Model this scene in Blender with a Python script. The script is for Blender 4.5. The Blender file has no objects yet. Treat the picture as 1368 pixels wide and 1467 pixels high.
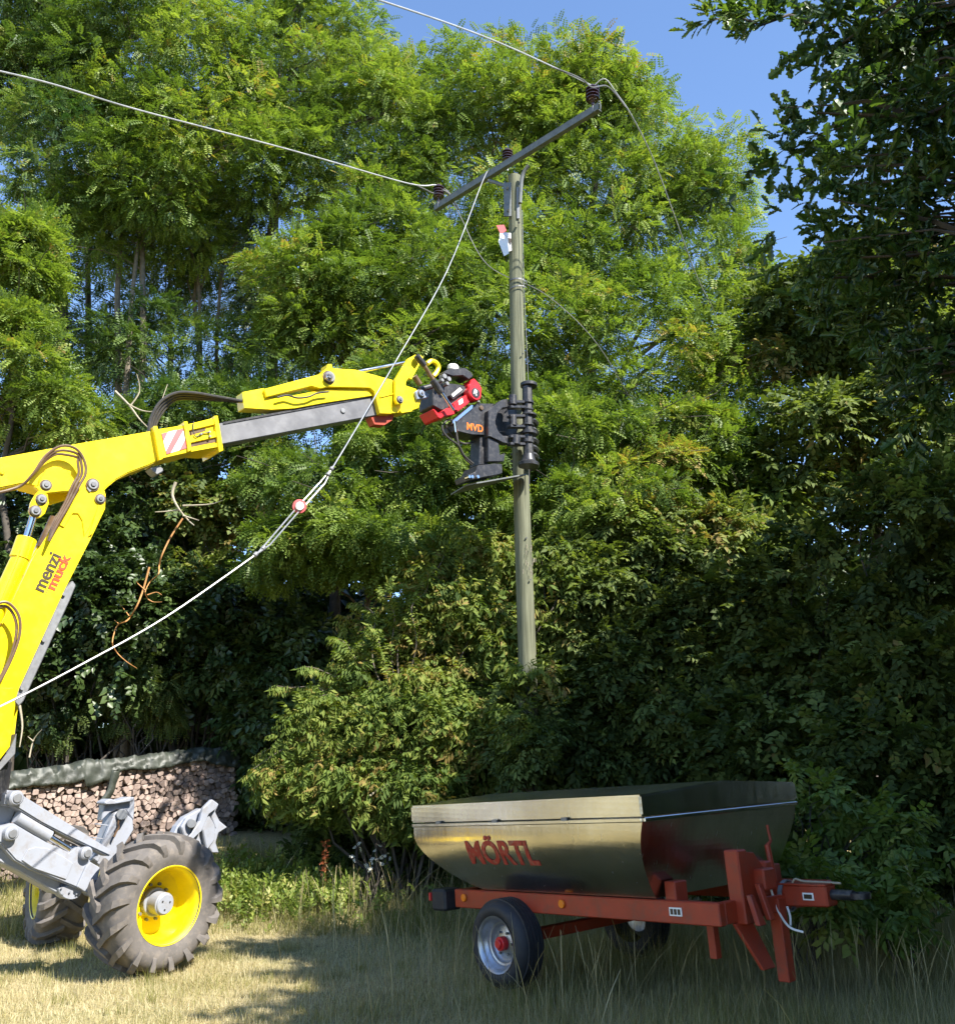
import bpy, bmesh, math, random
import numpy as np
from mathutils import Vector, Matrix

# ------------------------------------------------------------------ camera, sky, sun, exposure
SC = bpy.context.scene
COL = SC.collection
CAM_H = 1.65
TH = math.atan(387 / 1380.0)                      # upward pitch of the camera
cam_data = bpy.data.cameras.new('camera')
cam_data.sensor_fit = 'HORIZONTAL'
cam_data.sensor_width = 36.0
cam_data.lens = 1380.0 / 1368.0 * 36.0
cam_data.clip_end = 2000
cam = bpy.data.objects.new('camera', cam_data)
cam.location = (0, 0, CAM_H)
cam.rotation_euler = (math.pi / 2 + TH, 0, 0)
COL.objects.link(cam)
SC.camera = cam

SUN_ELEV = math.radians(47)
SUN_DIR = Vector((0.74 * math.cos(SUN_ELEV), -0.672 * math.cos(SUN_ELEV), math.sin(SUN_ELEV))).normalized()   # towards the sun
world = bpy.data.worlds.new('World')
SC.world = world
world.use_nodes = True
wn = world.node_tree
for nd in list(wn.nodes):
    wn.nodes.remove(nd)
sky = wn.nodes.new('ShaderNodeTexSky')
sky.sky_type = 'NISHITA'
sky.sun_disc = False
sky.sun_elevation = SUN_ELEV
sky.sun_rotation = math.atan2(SUN_DIR.x, SUN_DIR.y)
sky.altitude = 1200
sky.air_density = 1.0
sky.dust_density = 0.0
sky.ozone_density = 4.0
bg = wn.nodes.new('ShaderNodeBackground')
bg.inputs['Strength'].default_value = 0.125
wo = wn.nodes.new('ShaderNodeOutputWorld')
wn.links.new(sky.outputs[0], bg.inputs['Color'])
wn.links.new(bg.outputs[0], wo.inputs['Surface'])

sun_data = bpy.data.lights.new('sun', 'SUN')
sun_data.energy = 4.6
sun_data.angle = math.radians(0.53)
sun_data.color = (1.0, 0.95, 0.86)
sun = bpy.data.objects.new('sun', sun_data)
sun.rotation_euler = SUN_DIR.to_track_quat('Z', 'Y').to_euler()
COL.objects.link(sun)

SC.view_settings.view_transform = 'Standard'
SC.view_settings.look = 'None'
SC.view_settings.gamma = 1
SC.view_settings.use_curve_mapping = False
SC.view_settings.exposure = 1.52
SC.render.engine = 'CYCLES'
SC.cycles.use_denoising = True
SC.cycles.max_bounces = 8
SC.cycles.diffuse_bounces = 3
SC.cycles.glossy_bounces = 3
SC.cycles.transmission_bounces = 4
SC.cycles.transparent_max_bounces = 4
SC.cycles.caustics_reflective = False
SC.cycles.caustics_refractive = False

# ------------------------------------------------------------------ placing helpers
CT, ST = math.cos(TH), math.sin(TH)


def ray(px, py):
    xc, yc = px - 684.0, 733.0 - py
    return Vector((xc, 1380 * CT - yc * ST, 1380 * ST + yc * CT))


def at(px, py, Y):
    d = ray(px, py)
    return Vector((0, 0, CAM_H)) + d * (Y / d.y)


def depth(p):
    return p.y * CT + (p.z - CAM_H) * ST


def smooth(a, b, x):
    t = min(1.0, max(0.0, (x - a) / (b - a)))
    return t * t * (3 - 2 * t)


def ground_z(x, y):
    z = 0.95 * smooth(10.4, 16.5, y) + 0.5 * smooth(16, 40, y)
    z += 0.25 * smooth(2.6, 6.0, x) * smooth(4.0, 9.0, y)
    z += 0.02 * math.sin(x * 1.7 + y * 0.6) + 0.015 * math.sin(y * 2.3 - x * 0.8)
    return z


# ------------------------------------------------------------------ materials
def new_mat(name):
    m = bpy.data.materials.new(name)
    m.use_nodes = True
    nt = m.node_tree
    b = nt.nodes['Principled BSDF']
    return m, nt, b


def mat(name, col, rough=0.5, metal=0.0, var=0.12, scale=6.0, bump=0.0, bscale=60.0, dirt=None, dirt_amt=0.35, spec=None, coat=0.0):
    """painted or bare surface: base colour with soft mottling, optional dirt with its own shape, fine relief"""
    m, nt, b = new_mat(name)
    N = nt.nodes.new
    tc = N('ShaderNodeTexCoord')
    nz = N('ShaderNodeTexNoise')
    nz.inputs['Scale'].default_value = scale
    nz.inputs['Detail'].default_value = 5
    nt.links.new(tc.outputs['Object'], nz.inputs['Vector'])
    rmp = N('ShaderNodeValToRGB')
    c = np.array(col)
    rmp.color_ramp.elements[0].position = 0.3
    rmp.color_ramp.elements[1].position = 0.72
    rmp.color_ramp.elements[0].color = (*np.clip(c * (1 - var), 0, 1), 1)
    rmp.color_ramp.elements[1].color = (*np.clip(c * (1 + var), 0, 1), 1)
    nt.links.new(nz.outputs['Fac'], rmp.inputs['Fac'])
    out = rmp.outputs['Color']
    if dirt is not None:
        n2 = N('ShaderNodeTexNoise')
        n2.inputs['Scale'].default_value = scale * 2.3
        n2.inputs['Detail'].default_value = 8
        n2.inputs['Roughness'].default_value = 0.65
        nt.links.new(tc.outputs['Object'], n2.inputs['Vector'])
        r2 = N('ShaderNodeValToRGB')
        r2.color_ramp.elements[0].position = 0.5
        r2.color_ramp.elements[1].position = 0.75
        r2.color_ramp.elements[0].color = (0, 0, 0, 1)
        r2.color_ramp.elements[1].color = (dirt_amt, dirt_amt, dirt_amt, 1)
        nt.links.new(n2.outputs['Fac'], r2.inputs['Fac'])
        mx = N('ShaderNodeMixRGB')
        mx.inputs['Color2'].default_value = (*dirt, 1)
        nt.links.new(r2.outputs['Color'], mx.inputs['Fac'])
        nt.links.new(out, mx.inputs['Color1'])
        out = mx.outputs['Color']
    nt.links.new(out, b.inputs['Base Color'])
    b.inputs['Metallic'].default_value = metal
    rr = N('ShaderNodeMapRange')
    rr.inputs['To Min'].default_value = max(0.02, rough - 0.1)
    rr.inputs['To Max'].default_value = min(1, rough + 0.12)
    nt.links.new(nz.outputs['Fac'], rr.inputs['Value'])
    nt.links.new(rr.outputs['Result'], b.inputs['Roughness'])
    if spec is not None:
        b.inputs['Specular IOR Level'].default_value = spec
    if coat:
        b.inputs['Coat Weight'].default_value = coat
        b.inputs['Coat Roughness'].default_value = 0.12
    if bump:
        n3 = N('ShaderNodeTexNoise')
        n3.inputs['Scale'].default_value = bscale
        n3.inputs['Detail'].default_value = 4
        nt.links.new(tc.outputs['Object'], n3.inputs['Vector'])
        bp = N('ShaderNodeBump')
        bp.inputs['Strength'].default_value = bump
        bp.inputs['Distance'].default_value = 0.01
        nt.links.new(n3.outputs['Fac'], bp.inputs['Height'])
        nt.links.new(bp.outputs['Normal'], b.inputs['Normal'])
    return m


def leaf_mat(name, stops, trans=0.35, rough=0.5, spec=0.35):
    """leaf: colour picked per leaf from the mesh attribute tint, part of the light passes through"""
    m, nt, b = new_mat(name)
    N = nt.nodes.new
    a = N('ShaderNodeAttribute')
    a.attribute_name = 'tint'
    r = N('ShaderNodeValToRGB')
    el = r.color_ramp.elements
    el[0].position, el[0].color = stops[0][0], (*stops[0][1], 1)
    el[1].position, el[1].color = stops[-1][0], (*stops[-1][1], 1)
    for p, c in stops[1:-1]:
        e = el.new(p)
        e.color = (*c, 1)
    nt.links.new(a.outputs['Fac'], r.inputs['Fac'])
    nt.links.new(r.outputs['Color'], b.inputs['Base Color'])
    b.inputs['Roughness'].default_value = rough
    b.inputs['Specular IOR Level'].default_value = spec
    t = N('ShaderNodeBsdfTranslucent')
    hs = N('ShaderNodeMixRGB')
    hs.blend_type = 'MULTIPLY'
    hs.inputs['Fac'].default_value = 1
    hs.inputs['Color2'].default_value = (1.25, 1.3, 0.5, 1)
    nt.links.new(r.outputs['Color'], hs.inputs['Color1'])
    nt.links.new(hs.outputs['Color'], t.inputs['Color'])
    mx = N('ShaderNodeMixShader')
    mx.inputs['Fac'].default_value = trans
    nt.links.new(b.outputs[0], mx.inputs[1])
    nt.links.new(t.outputs[0], mx.inputs[2])
    nt.links.new(mx.outputs[0], nt.nodes['Material Output'].inputs['Surface'])
    return m


M = {}
M['yellow'] = mat('yellow_paint', (0.82, 0.63, 0.004), 0.34, var=0.03, scale=3, bump=0.03, bscale=25, dirt=(0.40, 0.28, 0.06), dirt_amt=0.32, coat=0.2)
M['grey_paint'] = mat('light_grey_paint', (0.28, 0.295, 0.335), 0.45, var=0.05, scale=4, dirt=(0.20, 0.16, 0.12), dirt_amt=0.6, bump=0.06, bscale=30)
M['steel_grey'] = mat('dark_steel', (0.16, 0.16, 0.17), 0.42, metal=0.3, var=0.15, scale=5, dirt=(0.3, 0.3, 0.3), dirt_amt=0.35)
M['black_steel'] = mat('black_painted_steel', (0.022, 0.022, 0.026), 0.42, var=0.25, scale=9, dirt=(0.16, 0.15, 0.14), dirt_amt=0.5, bump=0.08, bscale=50)
M['chrome'] = mat('chrome_rod', (0.72, 0.72, 0.74), 0.16, metal=1.0, var=0.04)
M['pin'] = mat('galvanised_pin', (0.21, 0.215, 0.225), 0.5, metal=0.4, var=0.12, scale=25, dirt=(0.22, 0.2, 0.18), dirt_amt=0.4)
M['rubber'] = mat('black_rubber', (0.024, 0.022, 0.02), 0.6, var=0.2, scale=10, dirt=(0.1, 0.08, 0.06), dirt_amt=0.5)
M['tyre'] = mat('dusty_tyre_rubber', (0.118, 0.106, 0.098), 0.85, var=0.22, scale=7, dirt=(0.24, 0.20, 0.16), dirt_amt=0.6, bump=0.12, bscale=40)
M['tyre_dark'] = mat('black_tyre_rubber', (0.018, 0.019, 0.024), 0.62, var=0.2, scale=9, dirt=(0.07, 0.06, 0.05), dirt_amt=0.4, bump=0.08, bscale=40)
M['red_gloss'] = mat('red_gloss_paint', (0.62, 0.02, 0.025), 0.32, var=0.08, dirt=(0.15, 0.05, 0.04), dirt_amt=0.3)
M['red_trailer'] = mat('weathered_red_paint', (0.34, 0.04, 0.014), 0.5, var=0.18, scale=5, dirt=(0.12, 0.06, 0.04), dirt_amt=0.6, bump=0.05, bscale=40)
M['orange'] = mat('orange_letter', (0.85, 0.17, 0.01), 0.5, var=0.05)
M['letter_black'] = mat('black_letter', (0.04, 0.025, 0.01), 0.5, var=0.05)
M['letter_red'] = mat('red_letter', (0.75, 0.06, 0.01), 0.5, var=0.05)
M['tank_red'] = mat('faded_red_letter', (0.36, 0.035, 0.02), 0.6, var=0.25, scale=12, dirt=(0.33, 0.24, 0.16), dirt_amt=0.8)
M['white'] = mat('white_paint', (0.78, 0.77, 0.74), 0.5, var=0.05)
M['sign_red'] = mat('sign_red', (0.62, 0.12, 0.12), 0.45, var=0.06)
M['amber'] = mat('amber_reflector', (0.8, 0.2, 0.01), 0.25, var=0.05)
M['pole_wood'] = None
M['galv'] = mat('galvanised_beam', (0.15, 0.16, 0.155), 0.55, metal=0.35, var=0.2, scale=14, dirt=(0.1, 0.08, 0.06), dirt_amt=0.4)
M['porcelain'] = mat('brown_porcelain', (0.045, 0.016, 0.012), 0.13, var=0.2, coat=0.6)
M['wire'] = mat('aluminium_wire', (0.5, 0.5, 0.49), 0.42, metal=0.7, var=0.1)
M['wire_dark'] = mat('weathered_wire', (0.16, 0.16, 0.16), 0.5, metal=0.5, var=0.1)
M['copper'] = mat('brown_hose', (0.11, 0.065, 0.035), 0.4, var=0.2, dirt=(0.3, 0.25, 0.15), dirt_amt=0.4)
M['tarp'] = mat('grey_green_tarpaulin', (0.036, 0.042, 0.032), 0.5, var=0.3, scale=7, dirt=(0.10, 0.10, 0.085), dirt_amt=0.5, bump=0.25, bscale=9)
M['dead_wood'] = mat('dead_orange_twig', (0.5, 0.24, 0.08), 0.7, var=0.25, scale=14)
M['pale_twig'] = mat('pale_bare_twig', (0.36, 0.31, 0.22), 0.8, var=0.2, scale=14)
M['bark'] = mat('grey_brown_bark', (0.15, 0.125, 0.095), 0.9, var=0.35, scale=8, bump=0.6, bscale=22)
M['bark_dark'] = mat('dark_bark', (0.07, 0.058, 0.046), 0.9, var=0.35, scale=8, bump=0.6, bscale=22)
M['glass'] = mat('tinted_cab_glass', (0.02, 0.025, 0.025), 0.06, var=0.05)
M['blue_grey'] = mat('blue_grey_cap', (0.25, 0.3, 0.4), 0.4, metal=0.2, var=0.08)


def wood_pole_mat():
    m, nt, b = new_mat('weathered_pole_wood')
    N = nt.nodes.new
    tc = N('ShaderNodeTexCoord')
    mp = N('ShaderNodeMapping')
    mp.inputs['Scale'].default_value = (22, 22, 1.1)
    nt.links.new(tc.outputs['Object'], mp.inputs['Vector'])
    nz = N('ShaderNodeTexNoise')
    nz.inputs['Scale'].default_value = 1.6
    nz.inputs['Detail'].default_value = 7
    nt.links.new(mp.outputs[0], nz.inputs['Vector'])
    r = N('ShaderNodeValToRGB')
    r.color_ramp.elements[0].position = 0.32
    r.color_ramp.elements[0].color = (0.075, 0.08, 0.047, 1)
    r.color_ramp.elements[1].position = 0.7
    r.color_ramp.elements[1].color = (0.175, 0.18, 0.115, 1)
    nt.links.new(nz.outputs['Fac'], r.inputs['Fac'])
    nt.links.new(r.outputs['Color'], b.inputs['Base Color'])
    b.inputs['Roughness'].default_value = 0.85
    bp = N('ShaderNodeBump')
    bp.inputs['Strength'].default_value = 0.5
    bp.inputs['Distance'].default_value = 0.01
    nt.links.new(nz.outputs['Fac'], bp.inputs['Height'])
    nt.links.new(bp.outputs['Normal'], b.inputs['Normal'])
    return m


M['pole_wood'] = wood_pole_mat()


def steel_tank_mat():
    """brushed stainless sheet with rows of small circular polishing marks"""
    m, nt, b = new_mat('polished_stainless_sheet')
    N = nt.nodes.new
    tc = N('ShaderNodeTexCoord')
    vo = N('ShaderNodeTexVoronoi')
    vo.inputs['Scale'].default_value = 26
    vo.inputs['Randomness'].default_value = 0.25
    nt.links.new(tc.outputs['Object'], vo.inputs['Vector'])
    nz = N('ShaderNodeTexNoise')
    nz.inputs['Scale'].default_value = 2.2
    nz.inputs['Detail'].default_value = 6
    nt.links.new(tc.outputs['Object'], nz.inputs['Vector'])
    mp = N('ShaderNodeMapping')
    mp.inputs['Scale'].default_value = (30, 30, 1.2)
    nt.links.new(tc.outputs['Object'], mp.inputs['Vector'])
    st = N('ShaderNodeTexNoise')
    st.inputs['Scale'].default_value = 1.0
    st.inputs['Detail'].default_value = 4
    nt.links.new(mp.outputs[0], st.inputs['Vector'])
    r = N('ShaderNodeValToRGB')
    r.color_ramp.elements[0].position = 0.3
    r.color_ramp.elements[0].color = (0.52, 0.49, 0.44, 1)
    r.color_ramp.elements[1].position = 0.75
    r.color_ramp.elements[1].color = (0.74, 0.72, 0.68, 1)
    nt.links.new(nz.outputs['Fac'], r.inputs['Fac'])
    nt.links.new(r.outputs['Color'], b.inputs['Base Color'])
    b.inputs['Metallic'].default_value = 1.0
    ad = N('ShaderNodeMath')
    ad.operation = 'MULTIPLY_ADD'
    ad.inputs[1].default_value = 0.2
    ad.inputs[2].default_value = 0.13
    nt.links.new(st.outputs['Fac'], ad.inputs[0])
    nt.links.new(ad.outputs[0], b.inputs['Roughness'])
    bp = N('ShaderNodeBump')
    bp.inputs['Strength'].default_value = 0.13
    bp.inputs['Distance'].default_value = 0.004
    nt.links.new(vo.outputs['Distance'], bp.inputs['Height'])
    b2 = N('ShaderNodeBump')
    b2.inputs['Strength'].default_value = 0.12
    b2.inputs['Distance'].default_value = 0.03
    nt.links.new(nz.outputs['Fac'], b2.inputs['Height'])
    nt.links.new(bp.outputs['Normal'], b2.inputs['Normal'])
    nt.links.new(b2.outputs['Normal'], b.inputs['Normal'])
    return m


M['stainless'] = steel_tank_mat()


def ground_mat():
    m, nt, b = new_mat('dry_meadow_ground')
    N = nt.nodes.new
    tc = N('ShaderNodeTexCoord')
    nz = N('ShaderNodeTexNoise')
    nz.inputs['Scale'].default_value = 0.7
    nz.inputs['Detail'].default_value = 8
    nz.inputs['Roughness'].default_value = 0.65
    nt.links.new(tc.outputs['Object'], nz.inputs['Vector'])
    r = N('ShaderNodeValToRGB')
    e = r.color_ramp.elements
    e[0].position, e[0].color = 0.3, (0.17, 0.18, 0.06, 1)
    e[1].position, e[1].color = 0.75, (0.46, 0.39, 0.24, 1)
    k = e.new(0.5)
    k.color = (0.36, 0.30, 0.14, 1)
    nt.links.new(nz.outputs['Fac'], r.inputs['Fac'])
    n2 = N('ShaderNodeTexNoise')
    n2.inputs['Scale'].default_value = 45
    n2.inputs['Detail'].default_value = 4
    nt.links.new(tc.outputs['Object'], n2.inputs['Vector'])
    r2 = N('ShaderNodeValToRGB')
    r2.color_ramp.elements[0].position = 0.3
    r2.color_ramp.elements[0].color = (0.45, 0.42, 0.38, 1)
    r2.color_ramp.elements[1].position = 0.6
    r2.color_ramp.elements[1].color = (1, 1, 1, 1)
    nt.links.new(n2.outputs['Fac'], r2.inputs['Fac'])
    mx = N('ShaderNodeMixRGB')
    mx.blend_type = 'MULTIPLY'
    mx.inputs['Fac'].default_value = 1
    nt.links.new(r.outputs['Color'], mx.inputs['Color1'])
    nt.links.new(r2.outputs['Color'], mx.inputs['Color2'])
    nt.links.new(mx.outputs['Color'], b.inputs['Base Color'])
    b.inputs['Roughness'].default_value = 0.95
    bp = N('ShaderNodeBump')
    bp.inputs['Strength'].default_value = 0.8
    bp.inputs['Distance'].default_value = 0.03
    nt.links.new(n2.outputs['Fac'], bp.inputs['Height'])
    nt.links.new(bp.outputs['Normal'], b.inputs['Normal'])
    return m


M['ground'] = ground_mat()


def log_mat():
    """cut firewood: pale pinkish end grain, each piece its own shade"""
    m, nt, b = new_mat('split_firewood')
    N = nt.nodes.new
    oi = N('ShaderNodeNewGeometry')
    r = N('ShaderNodeValToRGB')
    e = r.color_ramp.elements
    e[0].position, e[0].color = 0.0, (0.17, 0.13, 0.115, 1)
    e[1].position, e[1].color = 1.0, (0.42, 0.33, 0.285, 1)
    k = e.new(0.5)
    k.color = (0.29, 0.22, 0.19, 1)
    nt.links.new(oi.outputs['Random Per Island'], r.inputs['Fac'])
    tc = N('ShaderNodeTexCoord')
    nz = N('ShaderNodeTexNoise')
    nz.inputs['Scale'].default_value = 18
    nz.inputs['Detail'].default_value = 5
    nt.links.new(tc.outputs['Object'], nz.inputs['Vector'])
    r2 = N('ShaderNodeValToRGB')
    r2.color_ramp.elements[0].position = 0.3
    r2.color_ramp.elements[0].color = (0.6, 0.56, 0.52, 1)
    r2.color_ramp.elements[1].position = 0.65
    r2.color_ramp.elements[1].color = (1, 1, 1, 1)
    nt.links.new(nz.outputs['Fac'], r2.inputs['Fac'])
    mx = N('ShaderNodeMixRGB')
    mx.blend_type = 'MULTIPLY'
    mx.inputs['Fac'].default_value = 1
    nt.links.new(r.outputs['Color'], mx.inputs['Color1'])
    nt.links.new(r2.outputs['Color'], mx.inputs['Color2'])
    nt.links.new(mx.outputs['Color'], b.inputs['Base Color'])
    b.inputs['Roughness'].default_value = 0.85
    return m


M['log'] = log_mat()

# leaves: (position on the tint scale, colour)
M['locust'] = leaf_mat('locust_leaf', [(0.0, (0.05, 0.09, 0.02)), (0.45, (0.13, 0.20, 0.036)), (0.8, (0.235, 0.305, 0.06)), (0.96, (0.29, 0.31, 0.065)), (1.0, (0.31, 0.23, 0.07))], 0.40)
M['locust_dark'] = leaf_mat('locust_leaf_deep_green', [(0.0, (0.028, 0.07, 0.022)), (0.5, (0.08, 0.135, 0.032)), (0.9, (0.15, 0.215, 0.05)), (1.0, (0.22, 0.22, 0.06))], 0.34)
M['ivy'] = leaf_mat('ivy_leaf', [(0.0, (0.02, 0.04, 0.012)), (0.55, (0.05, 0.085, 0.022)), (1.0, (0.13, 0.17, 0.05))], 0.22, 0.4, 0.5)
M['dogwood'] = leaf_mat('dogwood_leaf', [(0.0, (0.045, 0.08, 0.018)), (0.5, (0.12, 0.175, 0.034)), (0.85, (0.21, 0.245, 0.05)), (1.0, (0.26, 0.19, 0.06))], 0.36, 0.68, 0.2)
M['hedge'] = leaf_mat('hedge_leaf', [(0.0, (0.03, 0.05, 0.014)), (0.45, (0.08, 0.115, 0.028)), (0.85, (0.19, 0.24, 0.06)), (1.0, (0.24, 0.18, 0.06))], 0.36, 0.62, 0.25)  # greens darkened and browned to put the hedge's shade into the leaves
M['oak'] = leaf_mat('oak_leaf', [(0.0, (0.028, 0.055, 0.018)), (0.6, (0.065, 0.12, 0.03)), (0.93, (0.12, 0.19, 0.04)), (1.0, (0.22, 0.27, 0.04))], 0.36, 0.38, 0.5)
M['bramble'] = leaf_mat('bramble_leaf', [(0.0, (0.06, 0.11, 0.02)), (0.6, (0.14, 0.21, 0.04)), (1.0, (0.26, 0.28, 0.06))], 0.35)
M['grass'] = leaf_mat('dry_grass_blade', [(0.0, (0.12, 0.13, 0.025)), (0.35, (0.26, 0.25, 0.09)), (0.7, (0.46, 0.40, 0.235)), (1.0, (0.60, 0.53, 0.35))], 0.3, 0.7, 0.2)
M['straw'] = leaf_mat('tall_straw', [(0.0, (0.15, 0.14, 0.05)), (0.5, (0.34, 0.27, 0.13)), (1.0, (0.50, 0.42, 0.24))], 0.25, 0.7, 0.2)
M['weed'] = leaf_mat('green_weed', [(0.0, (0.08, 0.13, 0.02)), (0.6, (0.18, 0.24, 0.04)), (1.0, (0.34, 0.33, 0.10))], 0.35)
M['dock'] = leaf_mat('rusty_dock', [(0.0, (0.2, 0.05, 0.02)), (1.0, (0.34, 0.10, 0.04))], 0.25)
M['flower'] = leaf_mat('white_flower', [(0.0, (0.7, 0.7, 0.66)), (1.0, (0.8, 0.8, 0.78))], 0.3)


# ------------------------------------------------------------------ mesh helpers
def merge(*parts):
    V, Fc = [], []
    for v, f in parts:
        o = len(V)
        V += [Vector(p) for p in v]
        Fc += [tuple(i + o for i in q) for q in f]
    return V, Fc


def prism(pts, ext):
    n = len(pts)
    ext = Vector(ext)
    V = [Vector(p) for p in pts] + [Vector(p) + ext for p in pts]
    Fc = [tuple(range(n)), tuple(range(2 * n - 1, n - 1, -1))]
    for i in range(n):
        j = (i + 1) % n
        Fc.append((i, i + n, j + n, j))
    return V, Fc


def basis(d):
    d = Vector(d).normalized()
    a = Vector((0, 0, 1)) if abs(d.z) < 0.9 else Vector((1, 0, 0))
    x = d.cross(a).normalized()
    return x, d.cross(x).normalized(), d


def cyl(p0, p1, r0, r1=None, n=16):
    r1 = r0 if r1 is None else r1
    p0, p1 = Vector(p0), Vector(p1)
    x, y, _ = basis(p1 - p0)
    V = []
    for p, r in ((p0, r0), (p1, r1)):
        for i in range(n):
            a = 2 * math.pi * i / n
            V.append(p + (x * math.cos(a) + y * math.sin(a)) * r)
    Fc = [(i, (i + 1) % n, n + (i + 1) % n, n + i) for i in range(n)]
    Fc += [tuple(range(n - 1, -1, -1)), tuple(range(n, 2 * n))]
    return V, Fc


def spline(pts, k=6):
    pts = [Vector(p) for p in pts]
    out = []
    for i in range(len(pts) - 1):
        p0 = pts[max(i - 1, 0)]
        p1, p2 = pts[i], pts[i + 1]
        p3 = pts[min(i + 2, len(pts) - 1)]
        for j in range(k):
            t = j / k
            out.append(0.5 * ((2 * p1) + (p2 - p0) * t + (2 * p0 - 5 * p1 + 4 * p2 - p3) * t * t + (3 * p1 - p0 - 3 * p2 + p3) * t ** 3))
    out.append(pts[-1])
    return out


def tube(path, r, n=8):
    """tube along a path; r is a number or one radius per point"""
    path = [Vector(p) for p in path]
    rr = r if hasattr(r, '__len__') else [r] * len(path)
    V, Fc = [], []
    x = None
    for i, p in enumerate(path):
        d = (path[min(i + 1, len(path) - 1)] - path[max(i - 1, 0)])
        if d.length < 1e-9:
            d = Vector((0, 0, 1))
        d.normalize()
        if x is None:
            x = basis(d)[0]
        x = (x - d * x.dot(d)).normalized()
        y = d.cross(x)
        for k in range(n):
            a = 2 * math.pi * k / n
            V.append(p + (x * math.cos(a) + y * math.sin(a)) * rr[i])
    for i in range(len(path) - 1):
        for k in range(n):
            Fc.append((i * n + k, i * n + (k + 1) % n, (i + 1) * n + (k + 1) % n, (i + 1) * n + k))
    Fc.append(tuple(range(n - 1, -1, -1)))
    Fc.append(tuple(range((len(path) - 1) * n, len(path) * n)))
    return V, Fc


def lathe(c, axis, prof, n=32, x=None):
    """prof: (radius, height along the axis)"""
    c = Vector(c)
    bx, by, d = basis(axis)
    V, Fc = [], []
    for r, h in prof:
        for k in range(n):
            a = 2 * math.pi * k / n
            V.append(c + d * h + (bx * math.cos(a) + by * math.sin(a)) * r)
    for i in range(len(prof) - 1):
        for k in range(n):
            Fc.append((i * n + k, i * n + (k + 1) % n, (i + 1) * n + (k + 1) % n, (i + 1) * n + k))
    return V, Fc


def box(c, ax, ay, az):
    """box from centre and three half-extent vectors"""
    c, ax, ay, az = Vector(c), Vector(ax), Vector(ay), Vector(az)
    V = [c + ax * i + ay * j + az * k for i in (-1, 1) for j in (-1, 1) for k in (-1, 1)]
    return V, [(0, 1, 3, 2), (4, 6, 7, 5), (0, 4, 5, 1), (2, 3, 7, 6), (0, 2, 6, 4), (1, 5, 7, 3)]


ORIGIN = {}


def props(o, label=None, cat=None, group=None, kind=None):
    if label:
        o['label'] = label
    if cat:
        o['category'] = cat
    if group:
        o['group'] = group
    if kind:
        o['kind'] = kind
    return o


def thing(name, loc, label, cat, group=None):
    o = bpy.data.objects.new(name, None)
    o.location = loc
    o.empty_display_size = 0.2
    COL.objects.link(o)
    ORIGIN[o.name] = Vector(loc)
    return props(o, label, cat, group)


def part(name, VF, m, parent=None, bevel=0.0, smooth_=False, seg=1, angle=35, loc=None):
    """one mesh object from world-space vertices; hangs under parent"""
    V, Fc = VF
    org = ORIGIN[parent.name] if parent is not None else (Vector(loc) if loc is not None else Vector((0, 0, 0)))
    me = bpy.data.meshes.new(name)
    me.from_pydata([tuple(Vector(v) - org) for v in V], [], Fc)
    bm = bmesh.new()
    bm.from_mesh(me)
    bmesh.ops.recalc_face_normals(bm, faces=bm.faces)
    if bevel:
        ed = [e for e in bm.edges if len(e.link_faces) == 2 and e.calc_face_angle(0) > math.radians(angle)]
        bmesh.ops.bevel(bm, geom=ed, offset=bevel, segments=seg, affect='EDGES', clamp_overlap=True)
    if smooth_:
        for f in bm.faces:
            f.smooth = True
        for e in bm.edges:
            if len(e.link_faces) == 2 and e.calc_face_angle(0) > math.radians(angle):
                e.smooth = False
    bm.to_mesh(me)
    bm.free()
    me.materials.append(m)
    o = bpy.data.objects.new(name, me)
    COL.objects.link(o)
    if parent is not None:
        o.parent = parent
    else:
        o.location = org
    ORIGIN[o.name] = org
    return o


def np_obj(name, V, Fc, tint, m, parent=None, loc=(0, 0, 0), smooth_=False):
    """large leaf or grass mesh from arrays; tint is one number per face"""
    org = ORIGIN[parent.name] if parent is not None else Vector(loc)
    V = (np.asarray(V, dtype=np.float32) - np.array(org, dtype=np.float32)).astype(np.float32)
    k = Fc.shape[1]
    me = bpy.data.meshes.new(name)
    me.vertices.add(len(V))
    me.vertices.foreach_set('co', V.ravel())
    me.loops.add(Fc.size)
    me.loops.foreach_set('vertex_index', Fc.ravel().astype(np.int32))
    me.polygons.add(len(Fc))
    me.polygons.foreach_set('loop_start', np.arange(0, Fc.size, k, dtype=np.int32))
    a = me.attributes.new('tint', 'FLOAT', 'FACE')
    a.data.foreach_set('value', np.clip(tint, 0, 1).astype(np.float32))
    me.update(calc_edges=True)
    me.materials.append(m)
    o = bpy.data.objects.new(name, me)
    COL.objects.link(o)
    if parent is not None:
        o.parent = parent
    else:
        o.location = org
    ORIGIN[o.name] = org
    return o


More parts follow.
